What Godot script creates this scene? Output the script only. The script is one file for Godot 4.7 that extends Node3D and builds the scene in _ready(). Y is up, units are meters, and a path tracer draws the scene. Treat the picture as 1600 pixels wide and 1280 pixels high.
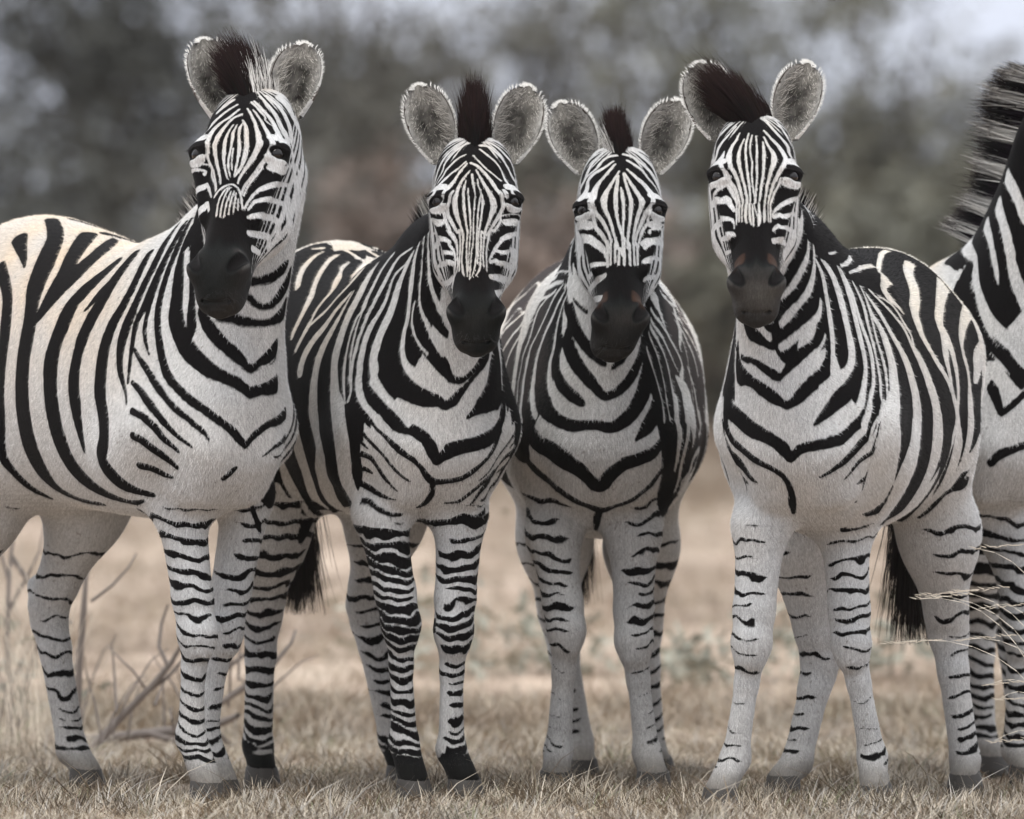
extends Node3D
# Five zebras stand side by side in dry grass, before a blurred line of bush, under an overcast sky. Units are metres, y up, the camera looks along -z.

const CAM_Z := 24.0
const EYE := 0.925
const PX := 650.0       # picture elements of the photograph per metre, at z = 0

var rng := RandomNumberGenerator.new()
var counts := {}
var soil := FastNoiseLite.new()


func _ready() -> void:
	rng.seed = 11
	soil.seed = 4
	soil.frequency = 1.0
	soil.fractal_octaves = 3
	# --- camera: a long lens, focused on the row of heads
	var cam := Camera3D.new()
	cam.name = "camera"
	cam.position = Vector3(0, EYE, CAM_Z)
	cam.near = 1.0
	cam.far = 900.0
	var lens := CameraAttributesPhysical.new()
	lens.frustum_focal_length = 300.0
	lens.frustum_focus_distance = CAM_Z - 0.1
	lens.exposure_aperture = 3.6
	cam.attributes = lens
	cam.fov = rad_to_deg(2.0 * atan(640.0 / (CAM_Z * PX)))
	add_child(cam)
	# --- overcast sky and a weak, very soft sun
	var env := Environment.new()
	env.background_mode = Environment.BG_SKY
	env.tonemap_mode = Environment.TONE_MAPPER_LINEAR
	env.tonemap_exposure = 1.45
	env.sdfgi_enabled = true
	env.ssao_enabled = true
	env.ssil_enabled = true
	var sky_mat := ProceduralSkyMaterial.new()
	sky_mat.sky_top_color = Color(0.97, 0.98, 1.0)
	sky_mat.sky_horizon_color = Color(0.63, 0.65, 0.70)
	sky_mat.sky_curve = 0.25
	sky_mat.ground_bottom_color = Color(0.30, 0.27, 0.23)
	sky_mat.ground_horizon_color = Color(0.55, 0.54, 0.53)
	sky_mat.sky_energy_multiplier = 1.15
	sky_mat.sun_angle_max = 0.5
	env.fog_enabled = true
	env.fog_density = 0.0002
	env.fog_light_color = Color(0.80, 0.785, 0.76)
	var sky := Sky.new()
	sky.sky_material = sky_mat
	env.sky = sky
	var we := WorldEnvironment.new()
	we.name = "overcast_air"
	we.environment = env
	add_child(we)
	var sun := DirectionalLight3D.new()
	sun.name = "sun"
	sun.light_energy = 0.5
	sun.light_color = Color(1.0, 0.99, 0.975)
	sun.light_angular_distance = 25.0
	sun.shadow_enabled = true
	sun.rotation_degrees = Vector3(-64, -22, 0)
	add_child(sun)
	make_materials()
	build_ground()
	build_zebras()
	build_bush()
	build_grass()
	build_details()


# a place in the photograph (in its 1600 x 1280 picture elements) at a depth
func at(px: float, py: float, z: float) -> Vector3:
	var k := (CAM_Z - z) / (CAM_Z * PX)
	return Vector3((px - 800.0) * k, EYE - (py - 640.0) * k, z)


func ground_at(x: float, z: float) -> float:
	var far := maxf(0.0, -z - 4.0)
	var bump := soil.get_noise_2d(x * 0.6, z * 0.6) * 0.02 + soil.get_noise_2d(x * 3.0, z * 3.0 + 40.0) * 0.008
	return bump + far * 0.0062 - 0.032 * smoothstep(-9.0, -4.0, z)


func numbered(called: String) -> String:
	var n: int = counts.get(called, 0)
	counts[called] = n + 1
	return called if n == 0 else "%s_%03d" % [called, n]


func thing(called: String, label: String, category: String, where := Vector3.ZERO, turn := 0.0, group := "") -> Node3D:
	var o := Node3D.new()
	o.name = numbered(called)
	o.position = where
	o.rotation.y = turn
	add_child(o)
	tag(o, label, category, group)
	return o


func tag(o: Node3D, label: String, category: String, group := "", kind := "") -> void:
	if label: o.set_meta("label", label)
	if category: o.set_meta("category", category)
	if group: o.set_meta("group", group)
	if kind: o.set_meta("kind", kind)


func piece(called: String, mesh: Mesh, mat: Material, parent: Node3D, where := Vector3.ZERO) -> MeshInstance3D:
	var o := MeshInstance3D.new()
	o.name = called
	o.mesh = mesh
	o.material_override = mat
	o.position = where
	parent.add_child(o, true)
	return o


# ---------------------------------------------------------------- materials
var coat: StandardMaterial3D
var hair_mat: StandardMaterial3D
var fur_mat: StandardMaterial3D
var eye_mat: StandardMaterial3D
var hoof_mat: StandardMaterial3D
var grass_mat: StandardMaterial3D
var soil_mat: StandardMaterial3D
var bark_mat: StandardMaterial3D
var leaf_mat: StandardMaterial3D


func make_materials() -> void:
	# short coat: strokes of hair, for its tone and its relief
	var grain := Image.create(512, 512, false, Image.FORMAT_RGB8)
	grain.fill(Color(0.86, 0.86, 0.86))
	var relief := Image.create(512, 512, false, Image.FORMAT_RGB8)
	relief.fill(Color(0.5, 0.5, 0.5))
	var r := RandomNumberGenerator.new()
	r.seed = 5
	for i in 30000:
		var x := r.randf() * 512.0
		var y := r.randf() * 512.0
		var lean := r.randf_range(-0.35, 0.35)
		var n := r.randi_range(8, 22)
		var g := r.randf_range(0.70, 1.0)
		var h := r.randf_range(0.25, 0.75)
		for k in n:
			var px := posmod(int(x + lean * k), 512)
			var py := posmod(int(y + k), 512)
			grain.set_pixel(px, py, Color(g, g, g))
			relief.set_pixel(px, py, Color(h, h, h))
	# the dark stripe over its pale ground: across, the distance to the edge; down, the tone of the dark
	var dark := [Color(0.090, 0.048, 0.033), Color(0.0065, 0.0063, 0.0072), Color(0.017, 0.0195, 0.020), Color(0.054, 0.051, 0.0505), Color(0.17, 0.167, 0.163)]
	var bands := Image.create(512, 64, false, Image.FORMAT_RGBF)
	for j in 64:
		var v := j / 63.0 * 4.0
		var k := mini(int(v), 3)
		var d: Color = dark[k].lerp(dark[k + 1], v - k)
		for i in 512:
			var s := (i / 511.0 - 0.5) * 0.064
			var f := smoothstep(-0.0016, 0.0014, s)
			# hair of the dark stripe thins out towards its edge
			bands.set_pixel(i, j, Color.WHITE.lerp(Color(d.r, d.g, d.b), f).linear_to_srgb())
	coat = StandardMaterial3D.new()
	coat.resource_name = "short striped coat"
	coat.vertex_color_use_as_albedo = true
	coat.albedo_texture = ImageTexture.create_from_image(grain)
	coat.uv1_triplanar = true
	coat.uv1_scale = Vector3.ONE * 1.9
	coat.heightmap_enabled = true
	coat.heightmap_texture = ImageTexture.create_from_image(relief)
	coat.heightmap_scale = 0.12
	coat.detail_enabled = true
	coat.detail_blend_mode = BaseMaterial3D.BLEND_MODE_MUL
	coat.detail_uv_layer = BaseMaterial3D.DETAIL_UV_2
	bands.convert(Image.FORMAT_RGB8)
	coat.detail_albedo = ImageTexture.create_from_image(bands)
	coat.roughness = 0.8
	coat.metallic_specular = 0.18
	coat.rim_enabled = true
	coat.rim = 0.06
	hair_mat = StandardMaterial3D.new()
	hair_mat.resource_name = "hair"
	hair_mat.vertex_color_use_as_albedo = true
	hair_mat.roughness = 0.75
	hair_mat.metallic_specular = 0.15
	hair_mat.backlight_enabled = true
	hair_mat.backlight = Color(0.25, 0.25, 0.25)
	fur_mat = StandardMaterial3D.new()
	fur_mat.resource_name = "coat hair"
	fur_mat.vertex_color_use_as_albedo = true
	fur_mat.roughness = 0.8
	fur_mat.metallic_specular = 0.18
	eye_mat = StandardMaterial3D.new()
	eye_mat.resource_name = "dark wet eye"
	eye_mat.albedo_color = Color(0.07, 0.05, 0.045)
	eye_mat.metallic_specular = 0.45
	eye_mat.roughness = 0.08
	hoof_mat = StandardMaterial3D.new()
	hoof_mat.resource_name = "dusty horn"
	hoof_mat.albedo_color = Color(0.19, 0.175, 0.16)
	hoof_mat.roughness = 0.75
	grass_mat = StandardMaterial3D.new()
	grass_mat.resource_name = "dry grass"
	grass_mat.vertex_color_use_as_albedo = true
	grass_mat.roughness = 0.8
	grass_mat.backlight_enabled = true
	grass_mat.backlight = Color(0.3, 0.28, 0.22)
	var big := NoiseTexture2D.new()
	big.width = 1024
	big.height = 1024
	big.seamless = true
	var fn := FastNoiseLite.new()
	fn.seed = 3
	fn.frequency = 0.006
	fn.fractal_octaves = 7
	fn.fractal_gain = 0.62
	big.noise = fn
	var ramp := Gradient.new()
	ramp.offsets = PackedFloat32Array([0.0, 0.38, 0.55, 0.72, 1.0])
	ramp.colors = PackedColorArray([Color(0.42, 0.35, 0.30), Color(0.59, 0.515, 0.45), Color(0.68, 0.605, 0.535), Color(0.74, 0.67, 0.60), Color(0.80, 0.74, 0.67)])
	big.color_ramp = ramp
	soil_mat = StandardMaterial3D.new()
	soil_mat.resource_name = "dry earth and stubble"
	soil_mat.albedo_texture = big
	soil_mat.uv1_triplanar = true
	soil_mat.uv1_world_triplanar = true
	soil_mat.uv1_scale = Vector3.ONE * 0.11
	soil_mat.roughness = 0.95
	bark_mat = StandardMaterial3D.new()
	bark_mat.resource_name = "grey bark"
	bark_mat.albedo_color = Color(0.42, 0.39, 0.37)
	bark_mat.vertex_color_use_as_albedo = true
	bark_mat.roughness = 0.9
	leaf_mat = StandardMaterial3D.new()
	leaf_mat.resource_name = "dull leaves"
	leaf_mat.vertex_color_use_as_albedo = true
	leaf_mat.roughness = 0.7
	leaf_mat.backlight_enabled = true
	leaf_mat.backlight = Color(0.35, 0.35, 0.3)


# ---------------------------------------------------------------- ground
func build_ground() -> void:
	var st := SurfaceTool.new()
	st.begin(Mesh.PRIMITIVE_TRIANGLES)
	var zs := PackedFloat32Array()
	var z := 30.0
	while z > -480.0:
		zs.append(z)
		z -= 0.12 if z < 2.0 and z > -6.0 else 0.5 if z > -14.0 else maxf(1.0, -z * 0.06)
	var xs := PackedFloat32Array()
	for i in 161:
		var u := (i - 80) / 80.0
		xs.append(u * 3.0 + signf(u) * pow(absf(u), 5.0) * 220.0)
	for zz in zs:
		for x in xs:
			st.add_vertex(Vector3(x, ground_at(x, zz), zz))
	var n := xs.size()
	for j in zs.size() - 1:
		for i in n - 1:
			var a := j * n + i
			st.add_index(a); st.add_index(a + n); st.add_index(a + 1)
			st.add_index(a + 1); st.add_index(a + n); st.add_index(a + n + 1)
	st.generate_normals()
	var g := piece("ground", st.commit(), soil_mat, self)
	g.set_meta("kind", "structure")
	tag(g, "dry tan savanna ground under the zebras", "ground", "", "structure")


# ---------------------------------------------------------------- hair
class Hair:
	extends RefCounted
	var v := PackedVector3Array()
	var n := PackedVector3Array()
	var c := PackedColorArray()
	var idx := PackedInt32Array()

	# a tapering ribbon from root along dir, drooping by bend
	func strand(root: Vector3, dir: Vector3, length: float, width: float, bend: Vector3, col: Color, tip: Color, face: Vector3, lit := Vector3.ZERO) -> void:
		var side := dir.cross(face).normalized()
		var first := v.size()
		for k in 4:
			var t := k / 3.0
			var p := root + dir * length * t + bend * length * t * t
			var w := width * (1.0 - 0.85 * t * t) * 0.5
			var cc := col.lerp(tip, t * t)
			v.append(p - side * w)
			v.append(p + side * w)
			n.append(lit if lit != Vector3.ZERO else face)
			n.append(lit if lit != Vector3.ZERO else face)
			c.append(cc)
			c.append(cc)
		for k in 3:
			var a := first + k * 2
			idx.append_array([a, a + 2, a + 1, a + 1, a + 2, a + 3])

	func mesh() -> ArrayMesh:
		var a := []
		a.resize(Mesh.ARRAY_MAX)
		a[Mesh.ARRAY_VERTEX] = v
		a[Mesh.ARRAY_NORMAL] = n
		a[Mesh.ARRAY_COLOR] = c
		a[Mesh.ARRAY_INDEX] = idx
		var m := ArrayMesh.new()
		m.add_surface_from_arrays(Mesh.PRIMITIVE_TRIANGLES, a)
		return m


# ---------------------------------------------------------------- zebras
var herd := []


func build_zebras() -> void:
	for s in specs():
		herd.append(prepare(s))
	var task := WorkerThreadPool.add_group_task(func(i: int) -> void: herd[i].beast.build(herd[i].ears), herd.size(), -1, true)
	WorkerThreadPool.wait_for_group_task_completion(task)
	for h in herd:
		finish(h)


# the animal's own axes: turns a photograph place into a place on the animal
func into(spec: Dictionary, px: float, py: float, z: float) -> Vector3:
	return (spec.frame as Transform3D).affine_inverse() * at(px, py, z)


func prepare(s: Dictionary) -> Dictionary:
	var b := Beast.new()
	b.seed_no = s.seed
	var yaw: float = deg_to_rad(s.yaw)
	b.view = Basis(Vector3.UP, -yaw) * Vector3(0, 0, 1)
	s.frame = Transform3D(Basis(Vector3.UP, yaw), Vector3(s.x, 0, s.z))
	var inv: Transform3D = s.frame.affine_inverse()
	var fwd := Vector3(sin(yaw), 0, cos(yaw))
	var o: Vector3 = inv * at(s.poll[0], s.poll[1], s.z + s.poll[2])
	var head_yaw: float = deg_to_rad(s.head[0]) - yaw
	b.has_head = s.get("has_head", true)
	b.jaw = s.get("jaw", 0.0)
	b.set_head(o, head_yaw, deg_to_rad(s.head[1]), deg_to_rad(s.head[2]), s.head[3])
	var belly: float = s.belly
	var fat: float = s.fat
	var up: float = s.get("back", 0.0)
	var rows := [
		[Vector3(0, 1.13, -1.00), Vector3(0, 0.97, -0.985), 0.06, 2.0, 0.0],
		[Vector3(0, 1.235, -0.93), Vector3(0, 0.84, -0.91), 0.165, 2.0, 0.0],
		[Vector3(0, 1.30, -0.80), Vector3(0, 0.72, -0.77), 0.232, 2.0, 0.0],
		[Vector3(0, 1.325, -0.62), Vector3(0, 0.665, -0.58), 0.262, 2.05, 0.0],
		[Vector3(0, 1.30, -0.42), Vector3(0, 0.635 + belly, -0.36), 0.272 * fat, 2.1, 0.0],
		[Vector3(0, 1.275, -0.22), Vector3(0, 0.62 + belly, -0.12), 0.272 * fat, 2.1, 0.0],
		[Vector3(0, 1.285, -0.07), Vector3(0, 0.63 + belly * 0.6, 0.10), 0.246 * (fat + 1.0) * 0.5, 2.1, 0.0],
		[Vector3(0, 1.31, 0.01), Vector3(0, 0.68, 0.27), 0.212, 2.2, 0.0],
		[Vector3(0, 1.325, 0.06), Vector3(0, 0.775, 0.40), 0.182, 2.2, 0.0],
		[Vector3(0, 1.35, 0.11), Vector3(0, 0.90, 0.425), 0.150, 2.15, 0.0],
		[Vector3(0, 1.40, 0.17), Vector3(0, 1.02, 0.415), 0.122, 2.1, 0.0]]
	for row in rows:
		row[0].y += s.get("lift", 0.0)
	for i in 7:
		rows[i][0].y += up * smoothstep(7.0, 3.0, i)
	# the neck leads from the shoulders to the head and turns with it
	var h := b.head
	var hy := Basis(Vector3.UP, head_yaw)
	var poll_d: Vector3 = o + hy * Vector3(0, -0.035, -0.085)
	var poll_v: Vector3 = o + hy * Vector3(0, -0.165, 0.01)
	var up_d: Vector3 = o + hy * Vector3(0, -0.11, -0.160)
	var up_v: Vector3 = o + hy * Vector3(0, -0.265, -0.075)
	var base_d: Vector3 = rows[10][0]
	var base_v: Vector3 = rows[10][1]
	var turn := head_yaw * 0.6
	var mid := func(a: Vector3, c: Vector3, f: float) -> Vector3: return a.lerp(c, f)
	for i in range(7, 11):
		var e: float = pow((i - 7) / 6.0, 1.5)
		rows[i][0].x += up_d.x * e
		rows[i][1].x += up_v.x * e
		rows[i][4] = turn * e * 0.6
	var dn: Vector3 = mid.call(rows[10][0], up_d, 0.5)
	var vn: Vector3 = mid.call(rows[10][1], up_v, 0.5)
	rows.append([dn + Vector3(0, -0.005, 0.02), vn, 0.108, 2.05, turn * 0.65])
	rows.append([up_d, up_v, 0.097, 2.0, turn * 0.9])
	rows.append([poll_d, poll_v, 0.080, 2.0, turn])
	b.set_ribs(rows)
	# limbs: places of elbow, knee, fetlock and hoof, from the photograph; order: left fore, right fore, left hind, right hind
	var hoofs := []
	for k in 4:
		var l: Array = s.legs[k]
		var side := 1.0 if k % 2 == 0 else -1.0
		var z0: float = l[8]
		var top: Vector3 = inv * at(l[0], l[1], z0)
		var knee: Vector3 = inv * at(l[2], l[3], z0)
		var fet: Vector3 = inv * at(l[4], l[5], z0)
		var hoof: Vector3 = inv * at(l[6], l[7], z0)
		hoof.y = -0.028
		if k < 2:
			top.z -= 0.02
			knee.z += 0.02
			fet.z -= 0.01
			hoof.z += 0.03
			var g: float = s.get("fore", 1.0)
			b.bone(k, top, knee.lerp(top, 0.30), 0.059 * g, 0.049 * g)
			b.bone(k, knee.lerp(top, 0.30), knee, 0.047 * g, 0.0485 * g, 0.02)
			b.bone(k, knee, knee.lerp(fet, 0.35) + Vector3(0, 0, -0.006), 0.043 * g, 0.0268 * g, 0.02)
			b.bone(k, knee.lerp(fet, 0.35) + Vector3(0, 0, -0.006), fet, 0.0268 * g, 0.0325 * g, 0.02)
			b.bone(k, fet, hoof + Vector3(0, 0.045, 0.012), 0.035 * g, 0.037 * g, 0.02)
			b.bone(k, top + Vector3(0, 0.03, -0.02), Vector3(side * 0.125, 0.83, 0.10), 0.058, 0.092, 0.07)
			b.bone(k, Vector3(side * 0.128, 0.83, 0.12), Vector3(side * 0.122, 0.88, 0.24), 0.092, 0.088, 0.07)
			b.bone(k, Vector3(side * 0.122, 0.88, 0.24), Vector3(side * 0.085, 1.16, 0.05), 0.090, 0.085, 0.07)
			b.bone(k, knee + Vector3(0, 0.01, 0.016), knee + Vector3(0, -0.035, 0.012), 0.034 * g, 0.032 * g, 0.02)
			b.bone(k, fet + Vector3(0, 0.005, -0.018), fet + Vector3(0, -0.012, -0.02), 0.026, 0.024, 0.02)
			b.bone(k, knee + Vector3(0, -0.03, -0.028), fet + Vector3(0, 0.03, -0.022), 0.018, 0.017, 0.02)
			if k == 0:
				for q in [1.0, -1.0]:
					b.bone(4, Vector3(q * 0.062, 0.83, 0.345), Vector3(q * 0.066, 0.75, 0.29), 0.062, 0.058, 0.05)
		else:
			# top: the gaskin where it leaves the thigh; knee: the hock
			fet.z += 0.02
			hoof.z += 0.05
			top.z += 0.12
			var hk := knee
			b.bone(k, top, hk.lerp(top, 0.22), 0.086, 0.053)
			b.bone(k, hk.lerp(top, 0.22), hk, 0.052, 0.049, 0.02)
			b.bone(k, hk, hk.lerp(fet, 0.3), 0.048, 0.037, 0.02)
			b.bone(k, hk.lerp(fet, 0.3), fet, 0.036, 0.035, 0.02)
			b.bone(k, fet, hoof + Vector3(0, 0.045, 0.012), 0.036, 0.037, 0.02)
			b.bone(k, hk.lerp(top, 0.42) + Vector3(0, 0, -0.045), hk + Vector3(0, 0.045, -0.058), 0.016, 0.021, 0.03)
			b.bone(k, hk + Vector3(0, 0.045, -0.058), hk + Vector3(0, -0.05, -0.03), 0.022, 0.024, 0.03)
			b.bone(k, hk + Vector3(0, -0.05, -0.03), fet + Vector3(0, 0.02, -0.016), 0.022, 0.020, 0.03)
			b.bone(k, fet + Vector3(0, 0.005, -0.016), fet + Vector3(0, -0.012, -0.02), 0.028, 0.026, 0.02)
			var thigh: float = s.get("thigh", 1.0)
			b.bone(k, top + Vector3(0, 0.0, 0.0), Vector3(side * 0.14, 0.86, -0.48), 0.082 * thigh, 0.130 * thigh, 0.08)
			b.bone(k, Vector3(side * 0.14, 0.86, -0.48), Vector3(side * 0.12, 1.05, -0.68), 0.135, 0.15, 0.08)
			b.bone(k, top + Vector3(0, 0.04, -0.05), Vector3(side * 0.11, 0.92, -0.83), 0.06, 0.11, 0.08)
		hoofs.append([hoof, fet])
	# the dock of the tail
	b.bone(4, Vector3(0, 1.14, -0.98), Vector3(0, 1.02, -1.055), 0.045, 0.03, 0.04)
	b.bone(4, Vector3(0, 1.02, -1.055), Vector3(s.get("tail", 0.0), 0.80, -1.08), 0.03, 0.018, 0.04)
	b.tint_top = s.tint
	b.black_tone = s.black
	b.muzzle_line = s.muzzle[0]
	b.muzzle_side = s.muzzle[1]
	b.brown_nose = s.muzzle[2]
	b.nose_grey = s.get("nose", 0.40)
	b.boot = s.get("boot", 0.25)
	b.face_wide = s.get("face_wide", 1.45)
	b.leg_marks = s.leg_marks
	markings(s.name, b)
	return {"spec": s, "beast": b, "ears": s.get("ears", []), "hoofs": hoofs}


func finish(h: Dictionary) -> void:
	var s: Dictionary = h.spec
	var b: Beast = h.beast
	var o := thing("zebra", s.label, "zebra", Vector3(s.x, 0, s.z), deg_to_rad(s.yaw), "zebras standing in a row")
	var mesh := ArrayMesh.new()
	mesh.add_surface_from_arrays(Mesh.PRIMITIVE_TRIANGLES, b.arrays())
	piece("body", mesh, coat, o)
	var mm := MultiMesh.new()
	mm.transform_format = MultiMesh.TRANSFORM_3D
	mm.use_colors = true
	mm.mesh = fur_hair()
	mm.instance_count = b.fur.size() / 16
	mm.buffer = b.fur
	var coat_hair := MultiMeshInstance3D.new()
	coat_hair.name = "coat_hair"
	coat_hair.multimesh = mm
	coat_hair.material_override = fur_mat
	coat_hair.set_meta("kind", "stuff")
	o.add_child(coat_hair, true)
	var r := RandomNumberGenerator.new()
	r.seed = b.seed_no * 7
	# hooves
	for hf in h.hoofs:
		piece("hoof", hoof_shape(hf[0], hf[1]), hoof_mat, o)
	if b.has_head:
		for q in [1.0, -1.0]:
			var ball := SphereMesh.new()
			ball.radius = 0.0190 * b.head_size
			ball.height = ball.radius * 2.0
			ball.radial_segments = 24
			ball.rings = 12
			piece("eye", ball, eye_mat, o, b.head * (Vector3(q * 0.0860, 0.182, 0.030) * b.head_size))
	for part in [["mane", mane(b, s, r)], ["forelock", forelock(b, s, r)], ["ear_hair", inner_ear(b, r)], ["whiskers", whiskers(b, r)], ["eyelashes", lashes(b, r)], ["tail_tuft", tail(s, r)]]:
		piece(part[0], part[1], hair_mat, o).set_meta("kind", "stuff")


var fur_shape: ArrayMesh


func fur_hair() -> ArrayMesh:
	if fur_shape == null:
		var st := SurfaceTool.new()
		st.begin(Mesh.PRIMITIVE_TRIANGLES)
		for v in [Vector3(-0.5, 0, -0.05), Vector3(0.5, 0, -0.05), Vector3(0.0, 0.0, 1.0)]:
			st.set_normal(Vector3(0, 1, 0))
			st.add_vertex(v)
		fur_shape = st.commit()
	return fur_shape


func hoof_shape(base: Vector3, fet: Vector3) -> ArrayMesh:
	var st := SurfaceTool.new()
	st.begin(Mesh.PRIMITIVE_TRIANGLES)
	var rows := [[0.062, 0.034, 0.036, 0.0], [0.052, 0.040, 0.043, 0.004], [0.02, 0.046, 0.052, 0.012], [0.0, 0.050, 0.058, 0.017]]
	var n := 20
	st.set_smooth_group(0)
	for j in rows.size():
		for i in n:
			var a := TAU * i / n
			var row: Array = rows[j]
			var zr: float = row[2] if cos(a) > 0.0 else row[1]
			st.add_vertex(base + Vector3(sin(a) * row[1], row[0], cos(a) * zr + row[3]))
	st.add_vertex(base + Vector3(0, 0.064, 0))
	st.add_vertex(base + Vector3(0, 0.0, 0.01))
	for j in rows.size() - 1:
		for i in n:
			var a := j * n + i
			var b := j * n + (i + 1) % n
			for k in [a, b, a + n, b, b + n, a + n]:
				st.add_index(k)
	for i in n:
		for k in [rows.size() * n, (i + 1) % n, i, rows.size() * n + 1, 3 * n + i, 3 * n + (i + 1) % n]:
			st.add_index(k)
	st.generate_normals()
	return st.commit()


# upright hair along the crest, in the stripes of the neck
func mane(b: Beast, s: Dictionary, r: RandomNumberGenerator) -> ArrayMesh:
	var out := Hair.new()
	var from := 8.6
	var upto := 12.95
	var period: float = s.get("mane_band", 0.46)
	var back: float = s.get("mane_back", 0.12)
	for i in int(s.get("mane_n", 5200)):
		var t := lerpf(from, upto, r.randf())
		var k := clampi(int(t * Beast.SUB), 0, b.n_rib - 2)
		var f := t * Beast.SUB - k
		var d := b.rd[k].lerp(b.rd[k + 1], f)
		var e := (b.rd[k].lerp(b.rd[k + 1], f) - b.rv[k].lerp(b.rv[k + 1], f)).normalized()
		var l := b.rl[k]
		var along := (b.rd[mini(k + 2, b.n_rib - 1)] - b.rd[maxi(k - 2, 0)]).normalized()
		var off := r.randfn(0.0, 0.35)
		var root := d + l * off * 0.022 - e * (0.012 + 0.012 * absf(off))
		var beta := 0.985 * (1.0 if off > 0.0 else -1.0)
		var w := minf(b.stripes_at(b.body_marks, beta, t, 0.4, 0.1, -0.03), -b.stripes_at(b.body_pale, beta, t, 0.4, 0.1, -0.03))
		var dark := sin((t + 0.10 * b.noise.get_noise_2d(t * 9.0, off * 3.0)) * TAU / period + 0.8) + r.randfn(0.0, 0.30) > -0.1
		if w > 0.012 and s.name != "fifth":
			dark = true
		var len: float = lerpf(0.045, s.get("mane", 0.085), smoothstep(from, from + float(s.get("mane_rise", 1.2)), t)) * r.randf_range(0.75, 1.08)
		var dir := (e + l * (off * 0.22 + r.randf_range(-0.05, 0.05)) - along * (back + r.randf_range(-0.06, 0.06))).normalized()
		var g := r.randf_range(0.8, 1.15)
		var col := Color(0.012, 0.011, 0.012) if dark else Color(0.62, 0.60, 0.56) * g
		var tip := Color(0.02, 0.014, 0.012) if dark else Color(0.58, 0.55, 0.50) * g
		if not dark and r.randf() < float(s.get("mane_tip", 0.3)):
			tip = Color(0.025, 0.018, 0.017)
		var face := l if r.randf() < 0.5 else Vector3(l.x * 0.4, 0, 1).normalized()
		out.strand(root, dir, len, r.randf_range(0.0016, 0.0030), along * r.randf_range(-0.12, 0.05) + l * r.randf_range(-0.08, 0.08), col, tip, face)
	return out.mesh()


func forelock(b: Beast, s: Dictionary, r: RandomNumberGenerator) -> ArrayMesh:
	var out := Hair.new()
	var f: Array = s.forelock      # [length, lean across, lean forward, spread, half-width of its base, share of white, side of the white]
	for i in 2600:
		var u := r.randfn(0.0, 0.5)
		u = clampf(u, -1.0, 1.0)
		var w := r.randf_range(-1.0, 1.0)
		var root := Vector3(u * f[4] * (1.0 - 0.5 * maxf(w, 0.0)), 0.012 + w * 0.034, 0.004 + w * 0.036 - 0.02 * absf(u))
		var tuft := 0.85 + 0.3 * b.noise.get_noise_2d(u * 9.0, w * 4.0)
		var len: float = f[0] * lerpf(0.55, 1.08, pow(r.randf(), 0.7)) * tuft * (1.0 - 0.55 * u * u) * (1.0 - 0.15 * maxf(w, 0.0))
		var dir := Vector3(f[1] + u * f[3] + r.randf_range(-0.07, 0.07), -1.0, f[2] + w * 0.12 + r.randf_range(-0.08, 0.08)).normalized()
		var white: bool = r.randf() < f[5] * smoothstep(0.45, 0.75, u * f[6])
		var g := r.randf_range(0.7, 1.2)
		var col := Color(0.60, 0.58, 0.55) * g if white else Color(0.0075, 0.0065, 0.0065) * g
		var tip := Color(0.62, 0.60, 0.57) * g if white else Color(0.021, 0.0130, 0.0118) * g
		out.strand(b.head * (root * b.head_size), (b.head.basis * dir).normalized(), len * b.head_size, r.randf_range(0.0013, 0.0024), b.head.basis * Vector3(f[1] * 0.35 + r.randf_range(-0.1, 0.1), 0.0, r.randf_range(-0.05, 0.1)), col, tip, (b.head.basis * Vector3(r.randf_range(-0.5, 0.5), 0.1, 1.0)).normalized())
	return out.mesh()


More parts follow.
